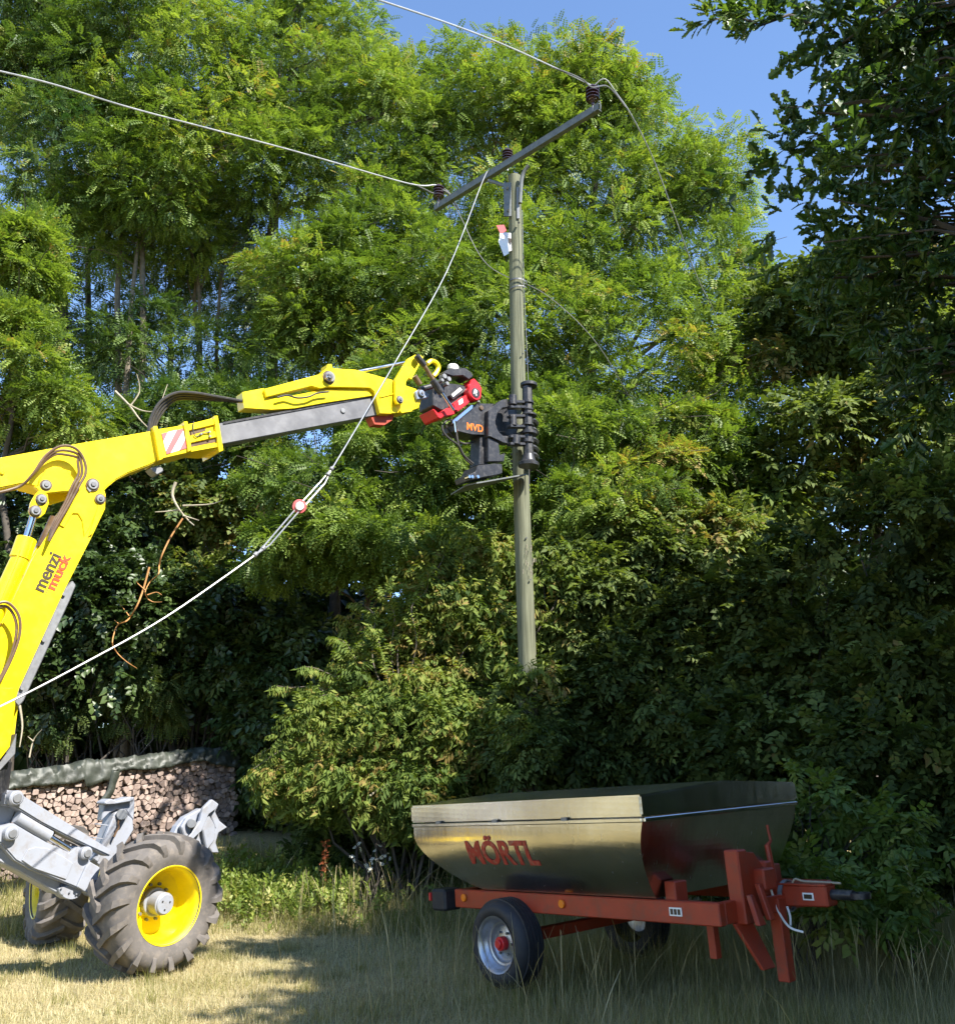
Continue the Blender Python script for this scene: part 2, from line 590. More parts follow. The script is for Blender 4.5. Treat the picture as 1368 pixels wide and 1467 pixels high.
def text(name, body, origin, xdir, ydir, height, m, parent, bold=0.0, width=None, shear=0.0):
    """flat lettering; origin is its lower left corner, height the capital height, width the whole length"""
    cu = bpy.data.curves.new(name, 'FONT')
    cu.body = body
    cu.size = 1.0
    cu.extrude = 0.004
    cu.offset = bold
    cu.shear = shear
    tmp = bpy.data.objects.new(name + '_tmp', cu)
    COL.objects.link(tmp)
    dg = bpy.context.evaluated_depsgraph_get()
    me = bpy.data.meshes.new_from_object(tmp.evaluated_get(dg))
    bpy.data.objects.remove(tmp)
    bpy.data.curves.remove(cu)
    co = np.empty(len(me.vertices) * 3)
    me.vertices.foreach_get('co', co)
    co = co.reshape(-1, 3)
    x0, x1 = co[:, 0].min(), co[:, 0].max()
    y0, y1 = co[:, 1].min(), co[:, 1].max()
    sy = height / (y1 - y0)
    sx = width / (x1 - x0) if width else sy
    X, Y = Vector(xdir).normalized(), Vector(ydir).normalized()
    Zv = X.cross(Y)
    org = ORIGIN[parent.name]
    P = [Vector(origin) + X * ((c[0] - x0) * sx) + Y * ((c[1] - y0) * sy) + Zv * (c[2] * 0.5) - org for c in co]
    me.vertices.foreach_set('co', np.array([tuple(p) for p in P]).ravel())
    me.update()
    me.materials.clear()
    me.materials.append(m)
    me.name = name
    o = bpy.data.objects.new(name, me)
    COL.objects.link(o)
    o.parent = parent
    ORIGIN[o.name] = org
    return o


def text_on(name, body, fn, width, height, m, parent, bold=0.0):
    """lettering that follows a curved surface: fn maps (along, up) in metres to a point on it"""
    o = text(name, body, (0, 0, 0), (1, 0, 0), (0, 1, 0), height, m, parent, bold, width)
    me = o.data
    org = ORIGIN[parent.name]
    bm = bmesh.new()
    bm.from_mesh(me)
    bmesh.ops.triangulate(bm, faces=bm.faces)
    bmesh.ops.subdivide_edges(bm, edges=[e for e in bm.edges if e.calc_length() > 0.05], cuts=2)
    for v in bm.verts:
        p = v.co + org
        v.co = Vector(fn(p.x, p.y, p.z)) - org
    bm.to_mesh(me)
    bm.free()
    return o


# ------------------------------------------------------------------ ground
def make_ground():
    xs = np.concatenate([np.linspace(-400, -14, 12), np.linspace(-12, 12, 97), np.linspace(14, 400, 12)])
    ys = np.concatenate([np.linspace(-400, -8, 12), np.linspace(-4, 24, 113), np.linspace(28, 400, 14)])
    V = [(x, y, ground_z(x, y)) for y in ys for x in xs]
    nx = len(xs)
    Fc = [(j * nx + i, j * nx + i + 1, (j + 1) * nx + i + 1, (j + 1) * nx + i) for j in range(len(ys) - 1) for i in range(nx - 1)]
    o = part('ground', (V, Fc), M['ground'], smooth_=True)
    props(o, kind='structure')


make_ground()

# ------------------------------------------------------------------ foliage machinery
RNG = np.random.default_rng(7)


def unit(a):
    return a / np.maximum(np.linalg.norm(a, axis=-1, keepdims=True), 1e-9)


def leaf_tri(base, tip, w):
    """one narrow leaflet as a triangle"""
    base, tip = np.array(base, float), np.array(tip, float)
    d = unit(tip - base)
    s = np.array([-d[1], d[0], 0.0])
    return [base + (tip - base) * 0.35 + s * w, base + (tip - base) * 0.35 - s * w * 0.7 + np.array([0, 0, 0]), tip], [(0, 1, 2)]


def tpl_pinnate(pairs=6, quads=False, ll=0.2, lw=0.062):
    """compound leaf along +x, one unit long"""
    V, Fc = [], []

    def add(b, t):
        b, t = np.array(b, float), np.array(t, float)
        d = unit(t - b)
        s = np.array([-d[1], d[0], 0.0])
        o = len(V)
        if quads:
            V.extend([b, b + (t - b) * 0.5 + s * lw * 0.8, t, b + (t - b) * 0.5 - s * lw * 0.8])
            Fc.append((o, o + 1, o + 2, o + 3))
        else:
            V.extend([b - s * lw * 0.55, b + (t - b) * 0.55 + s * lw * 1.25, t - s * lw * 0.45])
            Fc.append((o, o + 1, o + 2))
    for i in range(pairs):
        x = 0.14 + 0.8 * i / pairs
        z = -0.22 * x * x
        l = ll * (1.05 - 0.35 * abs(i / pairs - 0.4))
        for s in (-1, 1):
            add((x, 0, z), (x + 0.06, s * l, z - 0.04))
    add((0.9, 0, -0.2), (1.08, 0, -0.28))
    return np.array(V), np.array(Fc)


def tpl_twig(n=7, ll=0.42, lw=0.12, droop=0.3, seed=1, spread=0.9):
    """short twig with alternate simple leaves, each folded along its midrib (two quads)"""
    r = np.random.default_rng(seed)
    V, Fc = [], []
    for i in range(n):
        x = 0.1 + 0.8 * i / n
        side = (-1) ** i
        a = side * (spread + 0.25 * r.standard_normal())
        d = np.array([math.cos(a), math.sin(a), -droop * (0.6 + 0.8 * r.random())])
        d = d / np.linalg.norm(d)
        s = unit(np.cross(np.array([0, 0, 1.0]), d))
        nrm = np.cross(d, s)
        b = np.array([x, 0, -0.15 * x * x])
        l = ll * (0.75 + 0.5 * r.random())
        w = lw * (0.8 + 0.4 * r.random())
        o = len(V)
        V.extend([b, b + d * l * 0.45 + s * w + nrm * w * 0.35, b + d * l - np.array([0, 0, 0.12 * l]), b + d * l * 0.45 - s * w + nrm * w * 0.35])
        Fc += [(o, o + 1, o + 2), (o, o + 2, o + 3)]
    return np.array(V), np.array(Fc)


def tpl_oak(n=5, seed=3):
    """oak twig: lobed leaves, wavy outline, built as fans along the midrib"""
    r = np.random.default_rng(seed)
    V, Fc = [], []
    out = [(0.0, 0.03), (0.14, 0.09), (0.22, 0.20), (0.30, 0.12), (0.42, 0.29), (0.52, 0.17), (0.66, 0.34), (0.76, 0.2), (0.88, 0.22), (1.0, 0.0)]
    for i in range(n):
        x = 0.15 + 0.7 * i / n
        a = (-1) ** i * (0.5 + 0.5 * r.random()) + 0.2 * r.standard_normal()
        if i == n - 1:
            a = 0.1
        d = np.array([math.cos(a), math.sin(a), 0.5 * r.standard_normal() * 0.6 - 0.15])
        d /= np.linalg.norm(d)
        s = unit(np.cross(np.array([0.3 * r.standard_normal(), 0.3 * r.standard_normal(), 1.0]), d))
        nr = np.cross(d, s)
        l = 0.46 * (0.8 + 0.4 * r.random())
        b = np.array([x, 0, 0])
        o = len(V)
        m = len(out)
        for t, w in out:
            V.append(b + d * l * t + s * w * l + nr * (w * 0.25 - 0.12 * t * t) * l)
        for t, w in out:
            V.append(b + d * l * t - s * w * l + nr * (w * 0.25 - 0.12 * t * t) * l)
        mid = len(V)
        for t in (0.0, 0.35, 0.7, 1.0):
            V.append(b + d * l * t - nr * 0.12 * t * t * l)
        for sd in (0, 1):
            q = o + sd * m
            for (i0, i1, c0, c1) in ((0, 3, 0, 1), (3, 5, 1, 1), (5, 7, 1, 2), (7, 9, 2, 3)):
                for j in range(i0, i1):
                    Fc.append((mid + c0, q + j, q + j + 1))
                if c1 != c0:
                    Fc.append((mid + c0, q + i1, mid + c1))
    return np.array(V), np.array(Fc)


def place(tpl, pos, axis, nrm, scale, tint, jitter=0.08):
    """put a copy of the template at every position"""
    V, Fc = tpl
    n = len(pos)
    X = unit(axis)
    Zv = unit(nrm - X * np.sum(nrm * X, -1, keepdims=True))
    Y = np.cross(Zv, X)
    W = pos[:, None, :] + scale[:, None, None] * (V[None, :, 0:1] * X[:, None] + V[None, :, 1:2] * Y[:, None] + V[None, :, 2:3] * Zv[:, None])
    Fo = Fc[None] + (np.arange(n) * len(V))[:, None, None]
    t = np.repeat(tint, len(Fc)) + jitter * RNG.standard_normal(n * len(Fc))
    return W.reshape(-1, 3), Fo.reshape(-1, Fc.shape[1]), t


def cat_np(parts):
    V, Fc, T, o = [], [], [], 0
    for v, f, t in parts:
        V.append(v)
        Fc.append(f + o)
        T.append(t)
        o += len(v)
    return np.concatenate(V), np.concatenate(Fc), np.concatenate(T)


def E_(px, py, rx, ry, Y, rd=None):
    """crown lobe: centre and half sizes in metres, from where it is seen and how far away it stands"""
    c = at(px, py, Y)
    k = depth(c) / 1380.0
    return np.array(c), np.array([rx * k, (rd if rd else 0.75 * rx * k), ry * k / CT])


def clumps(ells, n, shell=0.55, back=0.45, top=0.0):
    vol = np.array([np.prod(r) ** 0.8 for _, r in ells])
    idx = RNG.choice(len(ells), n * 3, p=vol / vol.sum())
    d = unit(RNG.standard_normal((n * 3, 3)))
    if top:
        d[:, 2] += top
        d = unit(d)
    rad = shell + (1 - shell) * RNG.random(n * 3) ** 0.7
    C = np.array([ells[i][0] for i in idx])
    R = np.array([ells[i][1] for i in idx])
    keep = (d[:, 1] < 0.25) | (RNG.random(n * 3) < back)
    P = C + d * rad[:, None] * R
    P, d = P[keep][:n], d[keep][:n]
    return P, d


def fill(P, D, per, tpl, size, clump_r, flat=0.6, droop=0.35, up=1.0, tint0=0.4, tint_c=0.16, tint_s=0.12, hollow=0.35, wild=0.5, brown=0.0):
    """sprigs on every clump: denser on the outside, axis outwards and drooping, faces upwards"""
    n = len(P)
    N = n * per
    d = unit(RNG.standard_normal((N, 3)) + np.repeat(D, per, 0) * 0.55 + np.array([0, 0, 0.35]))
    cr = RNG.uniform(clump_r[0], clump_r[1], n)
    R = np.repeat(cr, per)
    rad = hollow + (1 - hollow) * RNG.random(N) ** 0.6
    pos = np.repeat(P, per, 0) + d * (R * rad)[:, None] * np.array([1, 1, flat])
    ax = unit(d + wild * RNG.standard_normal((N, 3)) + np.array([0, 0, -droop]))
    nr = unit(np.array([0, 0, up]) + 0.45 * RNG.standard_normal((N, 3)) + 0.35 * d)
    sc = size * RNG.uniform(0.7, 1.25, N)
    ct = tint0 + tint_c * RNG.standard_normal(n)
    if brown:
        ct = np.where(RNG.random(n) < brown, ct + 0.26, ct)
    t = np.repeat(ct, per) + tint_s * RNG.standard_normal(N)
    return place(tpl, pos, ax, nr, sc, t)


TPL_LOCUST = tpl_pinnate(5, False, 0.25, 0.085)
TPL_LOCUST_Q = tpl_pinnate(6, quads=False, ll=0.22, lw=0.066)
TPL_TWIG = tpl_twig(7, 0.42, 0.115, 0.35, 1)
TPL_TWIG_DROOP = tpl_twig(6, 0.46, 0.10, 0.9, 2)
TPL_SMALL = tpl_twig(9, 0.27, 0.10, 0.15, 4, 1.1)
TPL_OAK = tpl_oak()


def limb_path(a, b, rng, sag=0.12, k=5):
    a, b = Vector(a), Vector(b)
    L = (b - a).length
    out = []
    for i in range(k + 1):
        t = i / k
        p = a.lerp(b, t)
        p += Vector((rng.uniform(-1, 1), rng.uniform(-1, 1), rng.uniform(-0.5, 0.5))) * L * 0.075 * (0 < i < k)
        p.z += math.sin(t * math.pi) * L * sag
        out.append(p)
    return out


def wood(base, top, r0, r1, targets, rng, m, parent, lean=0.25, limbs=26, nside=9, trunk_name='trunk', low=0.35, limb_r=0.32, twig=0.9):
    """tapered trunk and limbs that reach out to the leaf clumps"""
    base, top = Vector(base), Vector(top)
    k = 9
    tp = []
    for i in range(k + 1):
        t = i / k
        p = base.lerp(top, t)
        if 0 < i:
            p += Vector((rng.uniform(-1, 1), rng.uniform(-1, 1), 0)) * lean * (0.4 if i < k else 0.2)
        tp.append(p)
    tp[0].z -= 0.3
    tp = spline(tp, 3)
    rr = [(r0 + (r1 - r0) * (i / (len(tp) - 1)) ** 0.8) * (1 + 0.35 * max(0, 1 - i / 3.0)) for i in range(len(tp))]
    bits = [tube(tp, rr, nside)]
    tg = list(targets)
    rng.shuffle(tg)
    for c in tg[:limbs]:
        c = Vector(c)
        i = min(range(len(tp)), key=lambda j: abs(tp[j].z - (c.z - 0.45 * (Vector((c.x - tp[j].x, c.y - tp[j].y))).length)) + (5 if j < len(tp) * low else 0))
        path = limb_path(tp[i], c, rng)
        rb = max(0.012, min(rr[i] * 0.6, limb_r * rr[i] + 0.012 * (c - tp[i]).length * 0.5))
        bits.append(tube(path, [rb + (0.008 - rb) * (q / (len(path) - 1)) for q in range(len(path))], 5))
        for _ in range(2):
            j = rng.randint(2, len(path) - 2)
            e = c + Vector((rng.uniform(-1, 1), rng.uniform(-1, 1), rng.uniform(-0.3, 0.8))) * twig
            bits.append(tube(limb_path(path[j], e, rng, 0.08, 3), [rb * 0.45, rb * 0.3, 0.008, 0.005], 4))
    return part(trunk_name, merge(*bits), m, parent, smooth_=True, angle=60)


def tree(name, label, base_px, baseY, top_px, topY, r0, ells, n, per, tpl, size, mats, seed, clump_r=(0.45, 0.9), limbs=26, flat=0.6, droop=0.35,
         tint0=0.4, group=None, brown=0.0, low=0.35, cat='tree', back=0.45, shell=0.55, lean=0.3, tint_c=0.16, wild=0.5):
    rng = random.Random(seed)
    b = at(base_px, 1180, baseY)
    b.z = ground_z(b.x, b.y)
    tpnt = at(top_px[0], top_px[1], topY)
    t = thing(name, b, label, cat, group)
    P, D = clumps(ells, n, shell, back)
    wood(b, tpnt, r0, r0 * 0.25, [tuple(p) for p in P], rng, mats[0], t, limbs=limbs, low=low, lean=lean)
    v, f, ti = fill(P, D, per, tpl, size, clump_r, flat, droop, tint0=tint0, brown=brown, tint_c=tint_c, wild=wild)
    np_obj('crown', v, f, ti, mats[1], t)
    return t, P

# ------------------------------------------------------------------ trees behind
BK, LC, LD = M['bark'], M['locust'], M['locust_dark']
GL = 'locust trees behind the hedge'
t, P = tree('locust_tree', 'tall rounded locust tree with sunlit feathery crown behind the utility pole', 840, 18.5, (850, 160), 18.0, 0.24,
     [E_(700, 250, 140, 180, 18), E_(850, 250, 125, 150, 17.6), E_(985, 320, 90, 150, 17.5), E_(1045, 450, 85, 130, 17), E_(760, 470, 150, 140, 16.6),
      E_(900, 520, 150, 120, 16.2), E_(1045, 590, 75, 70, 16), E_(640, 440, 100, 110, 17), E_(870, 150, 80, 75, 17.6), E_(760, 150, 105, 80, 17.8), E_(620, 150, 80, 100, 18.2), E_(930, 210, 75, 80, 17.6), E_(1010, 260, 50, 60, 17.5), E_(800, 330, 120, 90, 17.2)],
     355, 94, TPL_LOCUST, 0.26, (BK, LC), 11, (0.4, 0.85), 70, flat=0.8, tint0=0.52, group=GL, brown=0.05, shell=0.4, back=0.2)
t, P = tree('locust_tree', 'tall locust tree with ivy-dark trunk at the upper left edge', 95, 18.2, (80, 90), 18.0, 0.26,
     [E_(30, 90, 120, 140, 18), E_(110, 230, 110, 90, 17), E_(60, 260, 90, 70, 16.8), E_(140, 60, 110, 90, 17.5)],
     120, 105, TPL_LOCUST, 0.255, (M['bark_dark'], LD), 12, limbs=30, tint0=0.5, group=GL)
t, P = tree('locust_tree', 'twin-trunked locust tree whose pale bare trunks stand in a gap of sky', 182, 17.2, (215, 120), 17.2, 0.12,
     [E_(235, 110, 130, 130, 17), E_(300, 210, 110, 70, 16.6), E_(210, 260, 80, 50, 16.4), E_(130, 330, 60, 50, 17.0), E_(250, 330, 50, 40, 17.6)],
     120, 100, TPL_LOCUST, 0.255, (BK, LC), 13, limbs=30, tint0=0.46, group=GL, brown=0.04)
rng = random.Random(5)
b2 = at(168, 1180, 17.4)
b2.z = ground_z(b2.x, b2.y)
part('trunk', tube(spline([b2, at(170, 560, 17.4), at(168, 440, 17.4), at(172, 360, 17.3), at(180, 250, 17.2)], 5), [0.08 - 0.002 * i for i in range(21)], 8), M['bark'], t, smooth_=True)
part('trunk', tube(spline([at(176, 640, 17.2), at(186, 470, 17.1), at(192, 400, 17.0), at(200, 330, 17.0)], 5), [0.06 - 0.002 * i for i in range(16)], 7), M['bark'], t, smooth_=True)
t, P = tree('locust_tree', 'slender pale-barked locust with forked bare branches seen against the sky', 290, 18.6, (285, 250), 18.6, 0.10,
     [E_(290, 270, 70, 50, 18.4), E_(330, 320, 40, 40, 18.4)], 14, 90, TPL_LOCUST, 0.25, (M['bark'], LD), 14, limbs=12, tint0=0.45, group=GL)
bits = []
for ln, r_ in (([(289, 700), (288, 540), (284, 400), (270, 350), (258, 310)], 0.05), ([(285, 420), (300, 375), (308, 340)], 0.035), ([(309, 700), (310, 520), (317, 400), (330, 360), (348, 335)], 0.045),
               ([(317, 400), (314, 350), (311, 300)], 0.035), ([(330, 362), (352, 352)], 0.02), ([(288, 470), (276, 430), (268, 400)], 0.025)):
    P_ = spline([at(x, y, 18.3 + 0.15 * math.sin(i * 2 + x)) for i, (x, y) in enumerate(ln)], 5)
    bits.append(tube(P_, [r_ * (1 - 0.6 * i / (len(P_) - 1)) for i in range(len(P_))], 7))
part('branches', merge(*bits), M['bark'], t, smooth_=True)
t, P = tree('locust_tree', 'ivy-clad locust with a broad crown left of the power line crossarm', 355, 17.6, (400, 80), 17.8, 0.2,
     [E_(420, 100, 120, 120, 18), E_(520, 190, 90, 120, 17.6), E_(400, 240, 90, 60, 17.2), E_(510, 330, 70, 80, 17), E_(460, 40, 90, 80, 18.3)],
     112, 116, TPL_LOCUST, 0.255, (M['bark_dark'], LC), 15, limbs=34, tint0=0.48, group=GL, brown=0.06)
# ivy wound round that trunk
ip = np.array([at(355 + RNG.normal(0, 8), y, 17.4 + RNG.normal(0, .12)) for y in np.linspace(290, 620, 260)])
v, f, ti = place(TPL_SMALL, ip, RNG.standard_normal((260, 3)), RNG.standard_normal((260, 3)) + np.array([0.3, -0.8, 0.5]), np.full(260, 0.3), np.full(260, 0.25))
np_obj('ivy', v, f, ti, M['ivy'], t)
t, P = tree('locust_tree', 'leafy locust with dark lower limbs just above the telescopic boom', 470, 16.8, (500, 330), 16.6, 0.15,
     [E_(470, 420, 100, 90, 16.6), E_(560, 400, 90, 110, 16.4), E_(430, 500, 60, 50, 16.2), E_(610, 520, 80, 60, 16)],
     90, 120, TPL_LOCUST, 0.255, (M['bark_dark'], LC), 16, limbs=30, tint0=0.45, group=GL, brown=0.08)
t, P = tree('locust_tree', 'small bright green locust at the left edge above the yellow boom', 10, 14.6, (20, 330), 14.4, 0.09,
     [E_(20, 400, 70, 95, 14.4), E_(10, 530, 80, 70, 14.2), E_(90, 590, 60, 40, 14.2)],
     60, 110, TPL_LOCUST, 0.25, (M['bark_dark'], LC), 17, (0.3, 0.6), 22, tint0=0.52, group=GL)
t, P = tree('locust_tree', 'thin shaded locust filling the gap behind the pale trunks', 230, 19.5, (240, 430), 19.5, 0.10,
     [E_(110, 450, 80, 90, 18.5), E_(240, 510, 110, 50, 18), E_(400, 450, 60, 90, 18.5), E_(220, 440, 40, 60, 18.8), E_(230, 380, 60, 50, 20), E_(330, 400, 60, 60, 19.6), E_(190, 320, 80, 40, 19)],
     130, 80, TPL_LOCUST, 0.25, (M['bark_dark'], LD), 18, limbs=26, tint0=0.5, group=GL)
for x0, x1, x2, r_ in ((120, 126, 120, 0.09), (238, 243, 236, 0.045), (392, 385, 398, 0.06)):
    part('trunk', tube(spline([at(x0, 760, 19.3), at(x1, 520, 19.4), at((x1 + x2) / 2 + 3, 400, 19.4), at(x2, 280, 19.4)], 5), [r_ * (1 - 0.035 * i) for i in range(16)], 6), M['bark_dark'], t, smooth_=True)
t, P = tree('locust_tree', 'young low locust with drooping sprays under the telescopic boom', 520, 14.8, (540, 640), 14.6, 0.08,
     [E_(470, 720, 120, 70, 14.4), E_(590, 680, 110, 70, 14.4), E_(540, 780, 130, 50, 14.0), E_(650, 760, 70, 70, 14.2), E_(420, 800, 60, 40, 14), E_(600, 600, 90, 40, 14.8)],
     120, 100, TPL_LOCUST, 0.25, (M['bark_dark'], LC), 19, (0.3, 0.6), 40, flat=0.45, droop=0.7, tint0=0.42, group=GL, brown=0.03)
t, P = tree('locust_tree', 'low sunlit locust thicket right of the pole clamp', 900, 14.6, (890, 620), 14.4, 0.08,
     [E_(840, 650, 90, 70, 14.6), E_(920, 700, 90, 60, 14.4), E_(990, 650, 70, 60, 14.8), E_(860, 740, 110, 50, 14.0)],
     90, 100, TPL_LOCUST, 0.25, (M['bark_dark'], LC), 20, (0.3, 0.6), 26, droop=0.5, tint0=0.55, group=GL, brown=0.03)

tree('locust_tree', 'low locust crown showing over the top of the yellow stick', 240, 15.8, (230, 600), 15.8, 0.07,
     [E_(70, 620, 110, 45, 15.8), E_(190, 640, 90, 40, 15.8), E_(300, 600, 80, 45, 16), E_(390, 620, 70, 60, 15.8), E_(360, 560, 50, 30, 16.4)],
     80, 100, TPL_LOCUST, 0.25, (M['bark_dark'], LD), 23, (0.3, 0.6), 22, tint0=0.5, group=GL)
tree('locust_tree', 'shaded locust foliage filling the space behind the pole clamp', 700, 16.0, (700, 560), 15.8, 0.08,
     [E_(690, 620, 90, 70, 15.6), E_(790, 590, 80, 60, 15.6), E_(720, 720, 80, 60, 15.2), E_(560, 580, 90, 40, 15.8)],
     80, 100, TPL_LOCUST, 0.26, (M['bark_dark'], LC), 24, (0.35, 0.65), 22, tint0=0.42, group=GL)

# broadleaved trees to the right, behind the oak
GB = 'broadleaved trees behind the hedge'
tree('field_maple', 'dense green maple rising behind the right end of the hedge', 1250, 15.5, (1250, 380), 15.5, 0.16,
     [E_(1140, 500, 75, 110, 15.8), E_(1250, 470, 100, 130, 15), E_(1330, 600, 80, 140, 14.4), E_(1180, 640, 80, 90, 14.6), E_(1340, 420, 70, 120, 15.2)],
     110, 60, TPL_TWIG, 0.32, (M['bark_dark'], M['hedge']), 21, (0.4, 0.8), 30, tint0=0.62, group=GB)  # raised tint paints this hedge-leaf crown as sunlit
tree('field_maple', 'pale-leaved maple sapling in the gap right of the sunlit hedge', 1040, 15.6, (1040, 640), 15.4, 0.06,
     [E_(1050, 690, 60, 60, 15), E_(1100, 720, 50, 50, 14.8), E_(1000, 700, 40, 40, 15)],
     26, 60, TPL_TWIG, 0.32, (M['bark'], M['dogwood']), 22, (0.3, 0.5), 12, tint0=0.45, group=GB)

# ------------------------------------------------------------------ shrubs and hedge
def shrub(name, label, px, Y, ells, n, per, tpl, size, m, seed, clump_r=(0.25, 0.5), flat=0.75, droop=0.4, tint0=0.45, group=None, stems=16, hollow=0.3, shell=0.4, wild=0.6, brown=0.0, tint_c=0.14, up=1.0, back=0.4):
    rng = random.Random(seed)
    b = at(px, 1180, Y)
    b.z = ground_z(b.x, b.y)
    t = thing(name, b, label, 'shrub', group)
    P, D = clumps(ells, n, shell, back)
    v, f, ti = fill(P, D, per, tpl, size, clump_r, flat, droop, tint0=tint0, hollow=hollow, wild=wild, brown=brown, tint_c=tint_c, up=up)
    np_obj('crown', v, f, ti, m, t)
    bits = []
    tg = [tuple(p) for p in P]
    rng.shuffle(tg)
    for c in tg[:stems]:
        s = b + Vector((rng.uniform(-.4, .4), rng.uniform(-.3, .3), -0.1))
        path = limb_path(s, c, rng, 0.1)
        bits.append(tube(path, [0.025, 0.022, 0.018, 0.014, 0.010, 0.005], 5))
    part('stems', merge(*bits), M['bark_dark'], t, smooth_=True)
    return t


GS = 'shrubs of the overgrown hedge'
shrub('ivy_thicket', 'dark ivy-smothered thicket behind the lower yellow boom', 90, 15.4,
      [E_(60, 780, 130, 90, 15.6), E_(120, 900, 150, 100, 15.4), E_(250, 900, 120, 90, 15.6), E_(30, 980, 80, 60, 15), E_(200, 700, 90, 60, 16)],
      150, 36, TPL_SMALL, 0.36, M['ivy'], 31, (0.3, 0.65), tint0=0.42, group=GS)
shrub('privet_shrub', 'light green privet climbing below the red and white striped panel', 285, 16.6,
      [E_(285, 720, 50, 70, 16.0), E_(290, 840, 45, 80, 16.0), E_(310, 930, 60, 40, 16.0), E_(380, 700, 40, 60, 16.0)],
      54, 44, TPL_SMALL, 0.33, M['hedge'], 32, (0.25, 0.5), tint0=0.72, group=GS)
shrub('elder_shrub', 'drooping grey-green elder spray above the tarpaulin on the woodpile', 200, 15.6,
      [E_(200, 1010, 62, 36, 15.4), E_(215, 985, 40, 25, 15.3)], 30, 46, TPL_LOCUST_Q, 0.22, M['hedge'], 33, (0.16, 0.34), droop=1.0, tint0=0.62, group=GS)
shrub('elder_shrub', 'small green elder beside the foot of the yellow boom', 70, 15.6,
      [E_(60, 1025, 50, 40, 15.4), E_(110, 1045, 30, 30, 15.3)], 18, 40, TPL_LOCUST_Q, 0.22, M['hedge'], 34, (0.14, 0.3), droop=0.8, tint0=0.5, group=GS)
shrub('dark_elder', 'dark leafy elder in the hollow right of the woodpile', 410, 16.0,
      [E_(350, 980, 80, 50, 15.9), E_(400, 930, 80, 60, 15.8), E_(400, 1050, 60, 70, 15.6)], 62, 44, TPL_TWIG, 0.34, M['ivy'], 35, (0.25, 0.5), tint0=0.55, group=GS)
shrub('dogwood_shrub', 'yellow-green dogwood bush with drooping leaves left of the pole', 560, 12.8,
      [E_(560, 985, 80, 50, 12.9), E_(490, 1045, 70, 45, 12.5), E_(610, 1050, 90, 70, 12.6), E_(640, 880, 80, 50, 13.2), E_(470, 1120, 95, 40, 12.6), E_(590, 1140, 80, 40, 12.4), E_(690, 960, 60, 80, 12.9), E_(560, 900, 50, 35, 13.3)],
      240, 40, TPL_TWIG_DROOP, 0.175, M['dogwood'], 36, (0.16, 0.36), droop=0.5, tint0=0.56, group=GS, brown=0.06, shell=0.6, tint_c=0.2)
shrub('dogwood_shrub', 'browning dogwood bush directly behind the pole foot', 700, 13.2,
      [E_(680, 830, 75, 60, 13.4), E_(720, 900, 50, 60, 13.2), E_(800, 850, 60, 60, 13.2), E_(720, 1060, 60, 80, 12.9), E_(748, 1030, 36, 70, 12.0, 0.2)],
      110, 36, TPL_TWIG_DROOP, 0.21, M['dogwood'], 37, (0.2, 0.4), droop=0.6, tint0=0.6, group=GS, brown=0.1)
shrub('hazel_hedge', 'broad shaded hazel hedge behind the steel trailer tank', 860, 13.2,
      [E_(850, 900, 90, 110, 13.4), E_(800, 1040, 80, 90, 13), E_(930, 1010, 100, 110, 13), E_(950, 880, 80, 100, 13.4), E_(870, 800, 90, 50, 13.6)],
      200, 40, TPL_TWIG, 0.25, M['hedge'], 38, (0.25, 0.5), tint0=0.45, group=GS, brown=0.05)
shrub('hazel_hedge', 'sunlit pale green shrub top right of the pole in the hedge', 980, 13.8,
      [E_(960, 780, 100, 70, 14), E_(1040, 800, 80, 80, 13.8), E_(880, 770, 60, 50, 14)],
      90, 40, TPL_TWIG, 0.25, M['hedge'], 39, (0.22, 0.45), tint0=0.74, group=GS)  # higher tint puts sunlight into this shrub's leaf colour
shrub('hawthorn_shrub', 'dark hawthorn mass at the right behind the trailer drawbar', 1120, 12.4,
      [E_(1080, 930, 100, 110, 12.8), E_(1170, 880, 90, 140, 12.4), E_(1080, 1080, 110, 80, 12), E_(1200, 1040, 100, 100, 11.8)],
      130, 28, TPL_SMALL, 0.32, M['hedge'], 40, (0.25, 0.5), tint0=0.45, group=GS)
shrub('hawthorn_shrub', 'tall dark hawthorn at the right edge below the oak', 1330, 11.4,
      [E_(1300, 800, 90, 140, 11.6), E_(1330, 980, 90, 120, 11.2), E_(1260, 1100, 90, 80, 10.8), E_(1350, 1150, 70, 70, 10.6)],
      110, 28, TPL_SMALL, 0.32, M['hedge'], 41, (0.25, 0.5), tint0=0.42, group=GS)


shrub('hazel_sapling', 'small hazel sapling growing up in front of the pole foot', 756, 12.0,
      [E_(752, 1010, 34, 40, 11.95, 0.25), E_(762, 1085, 45, 50, 11.9, 0.3), E_(735, 1060, 30, 45, 11.9, 0.25)], 24, 24, TPL_TWIG, 0.17, M['hedge'], 42, (0.14, 0.3), tint0=0.45, group=GS, stems=10)


